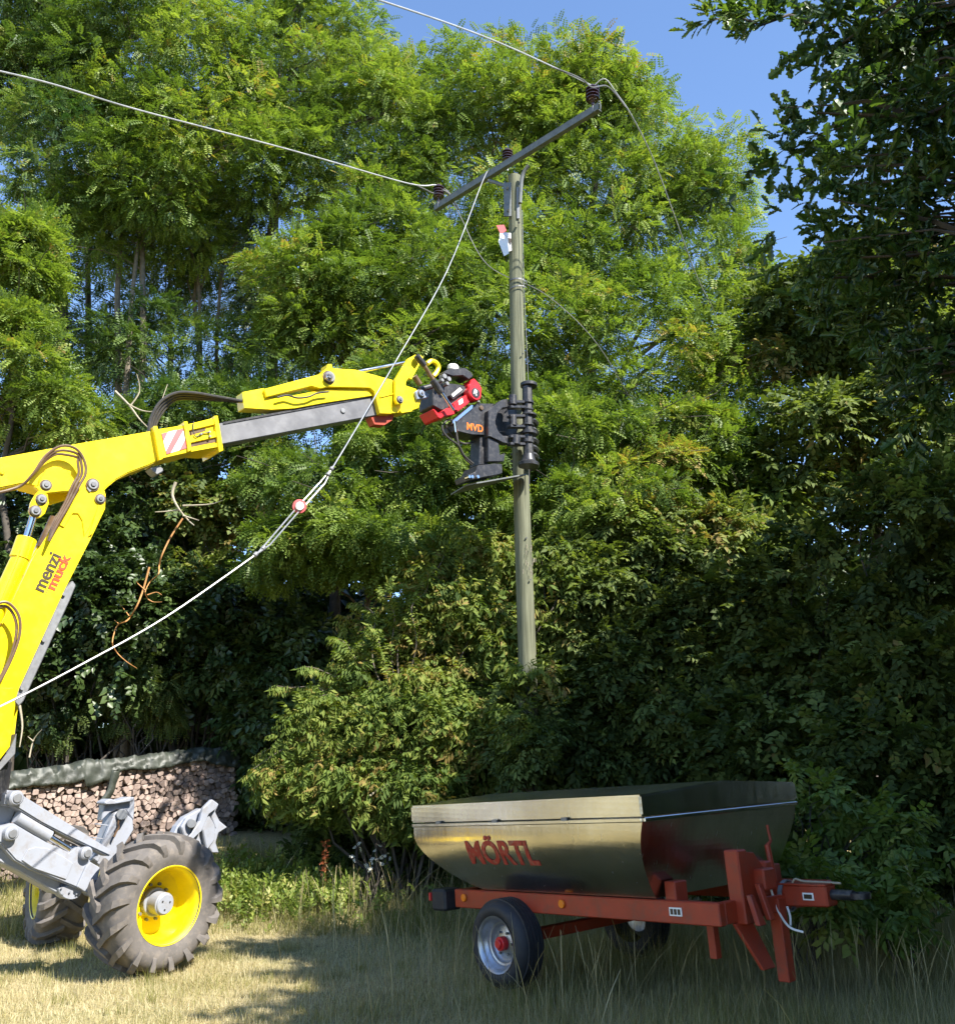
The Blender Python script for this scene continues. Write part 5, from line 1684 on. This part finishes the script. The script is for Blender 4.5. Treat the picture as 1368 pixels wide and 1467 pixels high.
        for r, h in prof:
            for k in range(n):
                V.append(pt(r * s, 2 * math.pi * k / n, h * s))
        m = len(prof)
        for i in range(m - 1):
            for k in range(n):
                Fc.append((i * n + k, i * n + (k + 1) % n, (i + 1) * n + (k + 1) % n, (i + 1) * n + k))
        tv = [(V, Fc)]
        nl = 17
        for sd in (0, 1):
            for k in range(nl):
                a0 = 2 * math.pi * (k + 0.5 * sd) / nl
                LV, LF = [], []
                st = [(-0.235, 0.0, 0.56, 0.606, 0.055), (-0.15, 0.10, 0.558, 0.604, 0.058), (-0.08, 0.20, 0.552, 0.60, 0.062), (-0.02, 0.28, 0.53, 0.588, 0.066), (0.022, 0.33, 0.49, 0.545, 0.066), (0.03, 0.36, 0.45, 0.47, 0.05)]
                for h, da, r0, r1, w in st:
                    hh = h if sd == 0 else -0.42 - h
                    hx = 0.018 if h > -0.05 else 0
                    for r, ww, ho in ((r0 - 0.02, w * 1.15, 0), (r1, w, hx)):
                        ho = ho if sd == 0 else -ho
                        for q in (-1, 1):
                            LV.append(pt(r * s, a0 - da + q * ww * 0.85, (hh + ho) * s))
                for i in range(len(st) - 1):
                    b0, b1 = 4 * i, 4 * i + 4
                    LF += [(b0 + 2, b0 + 3, b1 + 3, b1 + 2), (b0, b0 + 2, b1 + 2, b1), (b0 + 1, b1 + 1, b1 + 3, b0 + 3)]
                LF += [(0, 1, 3, 2), (len(LV) - 4, len(LV) - 2, len(LV) - 1, len(LV) - 3)]
                tv.append((LV, LF))
        whl = part('wheel', merge(*tv), M['tyre'], t, smooth_=True, angle=32)
        rp = [(0.325, 0.006), (0.335, 0.012), (0.34, 0.004), (0.336, -0.006), (0.318, -0.02), (0.300, -0.05), (0.292, -0.10), (0.288, -0.20), (0.27, -0.245), (0.20, -0.26), (0.10, -0.262), (0.0, -0.262)]
        if not side_out:
            rp = [(r, -0.42 - h) for r, h in rp]
        RV, RF = [], []
        for r, h in rp:
            for k in range(48):
                RV.append(pt(r * s, 2 * math.pi * k / 48, h * s))
        for i in range(len(rp) - 1):
            for k in range(48):
                RF.append((i * 48 + k, i * 48 + (k + 1) % 48, (i + 1) * 48 + (k + 1) % 48, (i + 1) * 48 + k))
        part('rim', (RV, RF), Yl, whl, smooth_=True, angle=50)
        sg = 1 if side_out else -1
        h0 = -0.262 if side_out else -0.158
        part('hub', merge(cyl(pt(0, 0, h0 * s), pt(0, 0, (h0 + sg * 0.06) * s), 0.125 * s, n=24), cyl(pt(0, 0, (h0 + sg * 0.06) * s), pt(0, 0, (h0 + sg * 0.19) * s), 0.098 * s, n=24), cyl(pt(0, 0, (h0 + sg * 0.19) * s), pt(0, 0, (h0 + sg * 0.205) * s), 0.086 * s, n=24)), G, whl, bevel=0.006, smooth_=True)
        for k in range(10):
            a = 2 * math.pi * k / 10
            part('wheel_nut', cyl(pt(0.155 * s, a, h0 * s), pt(0.155 * s, a, (h0 + sg * 0.03) * s), 0.014 * s, n=6), M['pin'], whl)
        for k in range(3):
            a = 2 * math.pi * k / 3 + 0.4
            part('hub_plug', cyl(pt(0.045 * s, a, (h0 + sg * 0.2) * s), pt(0.045 * s, a, (h0 + sg * 0.211) * s), 0.008 * s, n=6), M['black_steel'], whl)
    wc = at(243, 1297, 9.2)
    wheel(wc, (0.80, -0.60, -0.06), 0.6, True)
    wc2 = at(52, 1268, 11.0)
    wheel(wc2, (-0.84, -0.54, -0.02), 0.6, True)
    # axle beam between them
    part('axle', cyl(wc + Vector((-0.25, 0.2, 0)), wc2 + Vector((0.25, 0.3, 0.0)), 0.09, n=12), G, t, smooth_=True)


make_excavator()


# ------------------------------------------------------------------ grape trailer with stainless tank
def make_trailer():
    h, p, r = math.radians(-50.1), math.radians(2.6), math.radians(2.6)
    O = Vector((1.189, 7.055, 0.847))
    fx = Vector((math.cos(h) * math.cos(p), math.sin(h) * math.cos(p), math.sin(p)))
    l = Vector((-math.sin(h), math.cos(h), 0))
    u = fx.cross(l)
    l2 = l * math.cos(r) + u * math.sin(r)
    u2 = fx.cross(l2)

    def T(x, y, z):
        return O + fx * x + l2 * y + u2 * z
    g = T(-1.7, 0.9, 0)
    t = thing('grape_trailer', (g.x, g.y, ground_z(g.x, g.y)), 'red single-axle grape trailer with lidded stainless steel tank in the shade', 'trailer')
    R, S = M['red_trailer'], M['stainless']
    L, Wd, Ht, hl, bi, fs = 2.70, 1.92, 0.727, 0.155, 0.25, 0.17
    zt = Ht - hl - 0.012
    zc = zt - 0.10

    def section(x, zb, front=0.0):
        """ring of points across the tank at station x with its bottom at zb"""
        def ins(z):
            q = 1 - (z / zc)
            return ins_y(z, zc, bi)
        ring = [(0.0, zt), (0.0, zc)]
        for k in range(1, 9):
            z = zc + (zb - zc) * k / 8
            ring.append((ins(z), z))
        full = ring + [(Wd - y, z) for y, z in reversed(ring)]
        return [T(x - front * max(0, 1 - z / zt), y, z) for y, z in full]
    st = []
    for k in range(9):
        q = k / 8
        x = -L + 0.62 * q ** 1.5
        zb = zc * 0.97 * (1 - q) ** 1.15
        st.append(section(x, zb))
    for k in range(1, 5):
        st.append(section(-L + 0.62 + (L - 0.62 - 0.0) * k / 4, 0.0, fs * (k / 4) ** 3))
    n = len(st[0])
    V = [v for s_ in st for v in s_]
    Fc = []
    for i in range(len(st) - 1):
        for k in range(n - 1):
            Fc.append((i * n + k, i * n + k + 1, (i + 1) * n + k + 1, (i + 1) * n + k))
    Fc.append(tuple(range(n)))
    Fc.append(tuple(range((len(st) - 1) * n, len(st) * n)))
    tank = part('tank', (V, Fc), S, t, bevel=0.0, smooth_=True, angle=22)
    # folded rim of the tank and lid
    part('tank_rim', merge(box(T(-L / 2, -0.008, zt - 0.012), fx * (L / 2), l2 * 0.012, u2 * 0.016), box(T(0.008, Wd / 2, zt - 0.012), fx * 0.012, l2 * (Wd / 2), u2 * 0.016)), S, tank, bevel=0.006)
    a, b = 0.02, 0.012
    ridge = 0.045
    lid = part('lid', prism([T(b, -a, Ht - hl), T(b, -a, Ht - 0.01), T(b, Wd / 2, Ht + ridge), T(b, Wd + a, Ht - 0.01), T(b, Wd + a, Ht - hl), T(b, Wd, Ht - hl)], -fx * (L + 2 * b)), S, t, bevel=0.014, seg=2)
    for x in (-0.75, -1.55, -2.3):
        part('lid_hinge', box(T(x, -0.024, Ht - hl - 0.003), fx * 0.03, l2 * 0.008, u2 * 0.012), M['pin'], lid)
    # faded lettering painted on the sloping side
    text_on('lettering', 'MÖRTL', lambda x_, y_, e_: T(-1.99 + x_, ins_y(0.22 + y_, zc, bi) - 0.003 - e_, 0.22 + y_), 0.84, 0.235, M['tank_red'], tank, 0.03)
    # frame
    fr = part('frame_rail', merge(box(T(-1.05, bi + 0.03, -0.085), fx * 1.42, l2 * 0.035, u2 * 0.075)), R, t, bevel=0.008)
    part('frame_rail', box(T(-1.05, Wd - bi - 0.03, -0.085), fx * 1.42, l2 * 0.035, u2 * 0.075), R, t, bevel=0.008)
    for x in (0.33, -1.2, -2.42):
        part('cross_member', box(T(x, Wd / 2, -0.085), fx * 0.035, l2 * (Wd / 2 - bi - 0.07), u2 * 0.07), R, t, bevel=0.006)
    part('tank_support', box(T(-0.08, bi + 0.12, 0.03), fx * 0.05, l2 * 0.07, u2 * 0.08), R, t, bevel=0.008)
    part('tank_support', box(T(-0.08, Wd - bi - 0.12, 0.03), fx * 0.05, l2 * 0.07, u2 * 0.08), R, t, bevel=0.008)
    part('name_plate', box(T(0.0, bi - 0.008, -0.08), fx * 0.055, l2 * 0.003, u2 * 0.028), M['white'], fr)
    for dx in (-0.032, 0.0, 0.032):
        part('plate_mark', box(T(dx, bi - 0.012, -0.08), fx * 0.011, l2 * 0.002, u2 * 0.018), M['letter_black'], fr)
    for x in (-2.33, -1.12):
        c = T(x, bi - 0.005, -0.075)
        part('side_reflector', cyl(c, c - l2 * 0.02, 0.032, n=18), M['amber'], fr, bevel=0.004, smooth_=True)
    # front post, winch stand and drawbar
    yc = Wd / 2
    part('front_post', box(T(0.37, 0.50, 0.07), fx * 0.06, l2 * 0.055, u2 * 0.24), R, t, bevel=0.01)
    part('front_post', box(T(0.33, 0.875, 0.05), fx * 0.045, l2 * 0.04, u2 * 0.15), R, t, bevel=0.01)
    part('post_web', prism([T(0.39, 0.56, 0.29), T(0.39, 0.66, 0.28), T(0.39, 0.84, 0.08), T(0.39, 0.84, -0.12), T(0.39, 0.56, -0.12)], fx * 0.02), R, t, bevel=0.004)
    part('post_foot', prism([T(0.44, 0.46, 0.02), T(0.44, 0.50, 0.02), T(0.50, 0.52, -0.17), T(0.50, 0.44, -0.17)], fx * 0.04), R, t, bevel=0.006)
    part('post_foot', prism([T(0.44, 0.57, 0.08), T(0.44, 0.61, 0.08), T(0.50, 0.63, -0.15), T(0.50, 0.57, -0.15)], fx * 0.04), R, t, bevel=0.006)
    part('winch_box', box(T(0.40, 0.70, 0.10), fx * 0.09, l2 * 0.07, u2 * 0.07), R, t, bevel=0.01)
    db = part('drawbar', prism([T(0.10, yc - 0.07, 0.03), T(0.10, yc + 0.06, 0.03), T(0.10, yc + 0.06, -0.11), T(0.10, yc - 0.07, -0.11)], fx * 0.69 + u2 * 0.015), R, t, bevel=0.01)
    part('drawbar_flange', box(T(0.60, yc, 0.045), fx * 0.19, l2 * 0.075, u2 * 0.005), R, db)
    for y_ in (bi + 0.03, Wd - bi - 0.03):
        part('drawbar_brace', prism([T(0.30, y_ - 0.03, -0.02), T(0.30, y_ + 0.04, -0.02), T(0.30, y_ + 0.04, -0.13), T(0.30, y_ - 0.03, -0.13)], fx * 0.16 + l2 * (yc - y_) * 0.90), R, t, bevel=0.006)
    part('name_plate', box(T(0.65, yc - 0.075, -0.03), fx * 0.042, l2 * 0.003, u2 * 0.024), M['white'], db)
    part('plate_mark', box(T(0.65, yc - 0.080, -0.03), fx * 0.03, l2 * 0.002, u2 * 0.014), M['letter_black'], db)
    part('clamp_ring', lathe(T(0.44, yc, -0.04), fx, [(0.098, -0.016), (0.108, -0.016), (0.108, 0.016), (0.098, 0.016)], 18), M['pin'], db)
    e0 = T(0.79, yc, -0.02)
    part('towing_eye', merge(cyl(e0, e0 + fx * 0.16, 0.034, n=12), lathe(e0 + fx * 0.21, u2, [(0.04, -0.018), (0.066, -0.018), (0.066, 0.018), (0.04, 0.018), (0.04, -0.018)], 18)), M['black_steel'], db, smooth_=True)
    # brake crank, support legs
    ck = part('brake_crank', tube([T(0.36, yc - 0.02, 0.05), T(0.34, yc - 0.02, 0.30), T(0.34, yc + 0.03, 0.33), T(0.335, yc + 0.02, 0.44)], [0.022, 0.022, 0.012, 0.010], 8), R, t, smooth_=True)
    part('support_leg', box(T(0.42, 0.84, -0.31), fx * 0.045, l2 * 0.045, u2 * 0.27), R, t, bevel=0.006)
    part('support_leg', prism([T(0.34, 0.40, -0.16), T(0.34, 0.60, -0.16), T(0.44, 0.66, -0.46), T(0.44, 0.52, -0.46)], fx * 0.03), R, t, bevel=0.006)
    part('support_leg', box(T(0.06, bi + 0.30, -0.26), fx * 0.03, l2 * 0.03, u2 * 0.16), R, t, bevel=0.004)
    # loose brake hoses
    part('brake_hose', tube(spline([T(0.40, 0.80, 0.10), T(0.42, 0.80, 0.0), T(0.45, 0.80, -0.12), T(0.52, 0.80, -0.22), T(0.62, 0.81, -0.25)], 5), 0.008, 7), M['white'], t, smooth_=True)
    part('brake_hose', tube(spline([T(0.48, yc - 0.09, -0.10), T(0.50, yc - 0.10, -0.16), T(0.50, yc - 0.11, -0.22)], 5), 0.008, 7), M['white'], t, smooth_=True)
    part('brake_hose', tube(spline([T(0.50, yc - 0.02, 0.04), T(0.53, yc - 0.02, 0.075), T(0.58, yc, 0.06), T(0.70, yc + 0.02, 0.055), T(0.85, yc + 0.03, 0.05)], 5), 0.008, 7), M['pale_twig'], t, smooth_=True)
    # rear lamp board
    part('rear_lamp', box(T(-2.62, bi + 0.02, -0.10), fx * 0.10, l2 * 0.10, u2 * 0.09), M['tyre_dark'], t, bevel=0.02)
    part('rear_reflector', box(T(-2.78, bi - 0.02, -0.08), fx * 0.012, l2 * 0.03, u2 * 0.035), M['red_gloss'], t, bevel=0.004)
    part('rear_bumper', box(T(-2.74, Wd / 2, -0.10), fx * 0.03, l2 * (Wd / 2 - bi), u2 * 0.05), R, t, bevel=0.006)
    # axle and wheels
    wz = -0.385
    part('axle', box(T(-1.72, Wd / 2, wz + 0.02), fx * 0.045, l2 * (Wd / 2 - bi + 0.05), u2 * 0.045), R, t, bevel=0.006)
    for y0, sg in ((bi - 0.20, -1), (Wd - bi + 0.20, 1)):
        c = T(-1.72, y0, wz)
        ax = l2 * sg
        rr = 0.36
        prof = [(0.205, -0.01), (0.23, 0.012), (0.275, 0.016), (0.305, -0.004), (0.327, -0.04), (0.334, -0.11), (0.334, -0.15), (0.327, -0.21), (0.30, -0.245), (0.26, -0.25), (0.205, -0.23)]
        w = part('wheel', lathe(c, ax, prof, 48), M['tyre_dark'], t, smooth_=True, angle=40)
        # tread grooves as raised ribs
        rb = []
        for hh in (-0.06, -0.095, -0.13, -0.165, -0.195):
            rb.append(lathe(c, ax, [(0.326, hh - 0.011), (0.341, hh - 0.009), (0.341, hh + 0.009), (0.326, hh + 0.011)], 48))
        part('tread', merge(*rb), M['tyre_dark'], w, smooth_=True, angle=40)
        part('rim', lathe(c, ax, [(0.212, 0.004), (0.218, 0.010), (0.205, 0.004), (0.19, -0.02), (0.185, -0.04), (0.172, -0.05), (0.165, -0.07), (0.15, -0.075), (0.145, -0.10), (0.13, -0.11), (0.08, -0.09), (0.0, -0.09)], 36), M['rim_steel'], w, smooth_=True, angle=50)
        part('hub', merge(cyl(c - ax * 0.09, c - ax * 0.03, 0.055, n=16), cyl(c - ax * 0.03, c - ax * 0.01, 0.036, n=16)), M['red_gloss'], w, bevel=0.006, smooth_=True)
        bx_, by_, _ = basis(ax)
        for k in range(6):
            a_ = k * math.pi / 3
            q = c - ax * 0.09 + (bx_ * math.cos(a_) + by_ * math.sin(a_)) * 0.09
            part('wheel_nut', cyl(q, q + ax * 0.02, 0.011, n=6), M['pin'], w)


def ins_y(z, zc, bi):
    q = 1 - z / zc
    return bi * q ** 1.7 if z < zc else 0


M['rim_steel'] = mat('silver_wheel_rim', (0.45, 0.46, 0.5), 0.35, metal=0.8, var=0.12, scale=12, dirt=(0.2, 0.18, 0.15), dirt_amt=0.4)
make_trailer()


# ------------------------------------------------------------------ woodpile with tarpaulin
def clip_poly(poly, m, nrm):
    out = []
    for i in range(len(poly)):
        a, b = poly[i], poly[(i + 1) % len(poly)]
        da, db = (a[0] - m[0]) * nrm[0] + (a[1] - m[1]) * nrm[1], (b[0] - m[0]) * nrm[0] + (b[1] - m[1]) * nrm[1]
        if da <= 0:
            out.append(a)
        if (da < 0 < db) or (db < 0 < da):
            t_ = da / (da - db)
            out.append((a[0] + (b[0] - a[0]) * t_, a[1] + (b[1] - a[1]) * t_))
    return out


def make_woodpile():
    A, B = at(-60, 1215, 12.9), at(338, 1203, 15.4)
    A.z = ground_z(A.x, A.y) - 0.02
    B.z = max(ground_z(B.x, B.y) - 0.02, B.z - 0.05)
    ux = Vector((B.x - A.x, B.y - A.y, 0))
    Ln = ux.length
    ux.normalize()
    ny = Vector((ux.y, -ux.x, 0))
    if ny.y > 0:
        ny = -ny
    slope = (B.z - A.z) / Ln
    H = 1.28
    t = thing('woodpile', (A + B) / 2, 'long stack of split pinkish firewood along the hedge behind the wheel', 'woodpile')
    r = random.Random(9)
    s = 0.083
    pts = []
    rows = int(H / (s * 0.9))
    for j in range(rows):
        k = 0
        x = (j % 2) * s * 0.5
        while x < Ln:
            right = Ln - 0.25 * max(0, j / rows - 0.35) ** 1.0 * 1.2
            if x < right:
                pts.append((x + r.uniform(-.36, .36) * s, (j + 0.5) * s * 0.9 + r.uniform(-.33, .33) * s))
            x += s
    logs = []
    for i, c in enumerate(pts):
        poly = [(c[0] + 0.057 * math.cos(a), c[1] + 0.057 * math.sin(a)) for a in [2 * math.pi * q / 12 for q in range(12)]]
        for j, d in enumerate(pts):
            if j != i and abs(d[0] - c[0]) < 0.25 and abs(d[1] - c[1]) < 0.25:
                m = ((c[0] + d[0]) / 2, (c[1] + d[1]) / 2)
                poly = clip_poly(poly, m, (d[0] - c[0], d[1] - c[1]))
                if len(poly) < 3:
                    break
        if len(poly) < 3:
            continue
        cx = sum(p[0] for p in poly) / len(poly)
        cy = sum(p[1] for p in poly) / len(poly)
        f = r.uniform(0.84, 0.95)
        poly = [(cx + (x - cx) * f, cy + (y - cy) * f) for x, y in poly]
        out = r.uniform(-0.045, 0.045)
        tilt = (r.uniform(-.15, .15), r.uniform(-.15, .15))
        W = []
        for x, y in poly:
            o_ = out + (x - cx) * tilt[0] + (y - cy) * tilt[1]
            W.append(A + ux * x + Vector((0, 0, slope * x + y)) + ny * o_)
        vf = prism(W, ny * -0.33)
        logs.append((vf, A + ux * cx + Vector((0, 0, slope * cx + cy))))
    def shows(p):
        d_ = p - Vector((0, 0, CAM_H))
        k_ = 1380 / (d_.y * CT + d_.z * ST)
        px, py = 684 + d_.x * k_, 733 - (-d_.y * ST + d_.z * CT) * k_
        if px < -4 or py > 1215 or py < 1075:
            return -1
        if (px - 225) ** 2 / 95 ** 2 + (py - 1292) ** 2 / 92 ** 2 < 0.92 or py > 1160 + 0.62 * px:
            return -1
        return k_
    logs.sort(key=lambda q: -shows(q[1]))
    for vf, _ in logs[:300]:
        part('log', vf, M['log'], t, bevel=0.005)
    if len(logs) > 300:
        props(part('logs', merge(*[q[0] for q in logs[300:]]), M['log'], t), kind='stuff')
    # tarpaulin: a long crumpled sheet over the top, hanging a little over the front
    nx, ny_ = 130, 12
    V = []
    for i in range(nx + 1):
        q = i / nx
        x = -0.1 + (Ln + 0.05) * q
        top = A.z + slope * x + H - (0.10 * max(0, (q - 0.85) / 0.15))
        for j in range(ny_ + 1):
            w = j / ny_
            if w < 0.55:
                yo = -0.45 + 0.5 * w / 0.55
                zo = 0.05 + 0.05 * math.sin(w * 3.0)
            else:
                v_ = (w - 0.55) / 0.45
                yo = 0.05 + 0.03 * v_
                drop = 0.13 + 0.02 * math.sin(x * 2.1) + 0.02 * math.sin(x * 5.3 + 1) + (0.08 if 0.40 < q < 0.5 else 0)
                zo = 0.06 - drop * v_ * 1.35
            cr = 0.012 * math.sin(x * 23 + 6 * w) * math.sin(w * 7 + x * 5) + r.uniform(-0.013, 0.013)
            V.append(A + ux * x + ny * (yo + cr) + Vector((0, 0, top - A.z + zo + cr + 0.07 * math.exp(-((q - 0.42) / 0.03) ** 2) * (1 - w))))
    Fc = [(i * (ny_ + 1) + j, i * (ny_ + 1) + j + 1, (i + 1) * (ny_ + 1) + j + 1, (i + 1) * (ny_ + 1) + j) for i in range(nx) for j in range(ny_)]
    o = part('tarpaulin', (V, Fc), M['tarp'], loc=A + Vector((0, 0, H)), smooth_=True, angle=50)
    props(o, 'crumpled grey-green tarpaulin lying along the top of the woodpile', 'tarpaulin')
    md = o.modifiers.new('thickness', 'SOLIDIFY')
    md.thickness = 0.006
    # strap hanging down the front of the pile
    p0 = at(168, 1098, 14.0)
    x0 = (p0 - A).dot(ux)
    P = [A + ux * (x0 + dx) + ny * 0.075 + Vector((0, 0, slope * x0 + z)) for dx, z in ((0.02, H - 0.05), (0.0, H - 0.2), (-0.02, H - 0.32), (-0.10, H - 0.45), (-0.13, H - 0.5))]
    V = []
    for k, p in enumerate(spline(P, 3)):
        V += [p - ux * 0.06, p + ux * (0.05 + 0.01 * math.sin(k))]
    Fc = [(2 * i, 2 * i + 1, 2 * i + 3, 2 * i + 2) for i in range(len(V) // 2 - 1)]
    o = part('tarpaulin_strip', (V, Fc), M['tarp'], loc=P[0], smooth_=True)
    props(o, 'narrow tarpaulin strip hanging down the front of the woodpile', 'tarpaulin')
    md = o.modifiers.new('thickness', 'SOLIDIFY')
    md.thickness = 0.005


make_woodpile()


# ------------------------------------------------------------------ bare and dead branches
def twig(name, label, m, lines, Y, r=0.014):
    b = at(*lines[0][0], Y)
    bits = []
    for ln in lines:
        P = spline([at(x, y, Y + 0.12 * math.sin(3 * i)) for i, (x, y) in enumerate(ln)], 4)
        n = len(P)
        q = r if ln is lines[0] else r * 0.6
        bits.append(tube(P, [q * (1 - 0.7 * i / (n - 1)) for i in range(n)], 6))
    o = part(name, merge(*bits), m, loc=b, smooth_=True)
    props(o, label, 'branch', 'bare branches in the hedge')


twig('dead_branch', 'orange dead twig curling above the cable, upper of the two', M['dead_wood'], [[(262, 742), (244, 770), (232, 795), (228, 810), (227, 822), (215, 833), (208, 848), (212, 858)], [(208, 845), (198, 836), (196, 833)], [(211, 852), (224, 848), (232, 852)], [(212, 858), (220, 862), (232, 862)]], 14.2, 0.015)
twig('dead_branch', 'orange dead twig crossing the drooping cable, lower of the two', M['dead_wood'], [[(214, 812), (205, 845), (196, 868), (186, 884), (180, 890), (168, 896), (161, 920), (168, 935), (182, 948), (196, 957)], [(185, 882), (176, 870), (172, 866)], [(170, 893), (164, 888)]], 14.2, 0.015)
twig('bare_branch', 'pale forked bare branch below the work lamp', M['pale_twig'], [[(252, 690), (247, 708), (256, 728), (270, 745), (278, 752)], [(262, 724), (300, 722), (320, 716)], [(258, 730), (240, 732), (222, 733)], [(262, 738), (285, 745)]], 14.0, 0.025)
twig('bare_branch', 'pale bare branch arching above the stick left of the hoses', M['pale_twig'], [[(165, 560), (185, 580), (200, 600), (212, 612)], [(183, 578), (205, 588), (225, 585), (240, 550)], [(186, 582), (200, 560), (196, 535)]], 14.6, 0.025)
twig('bare_branch', 'dry bare twig low in the bush left of the tank', M['pale_twig'], [[(530, 1140), (545, 1128), (560, 1122), (580, 1120)], [(545, 1128), (550, 1138)]], 12.0, 0.014)
twig('bare_branch', 'greyish bare twig standing below the yellow boom foot', M['pale_twig'], [[(28, 1010), (32, 1040), (28, 1070)], [(42, 1085), (48, 1060), (60, 1045)], [(48, 1062), (40, 1055)]], 14.4, 0.02)
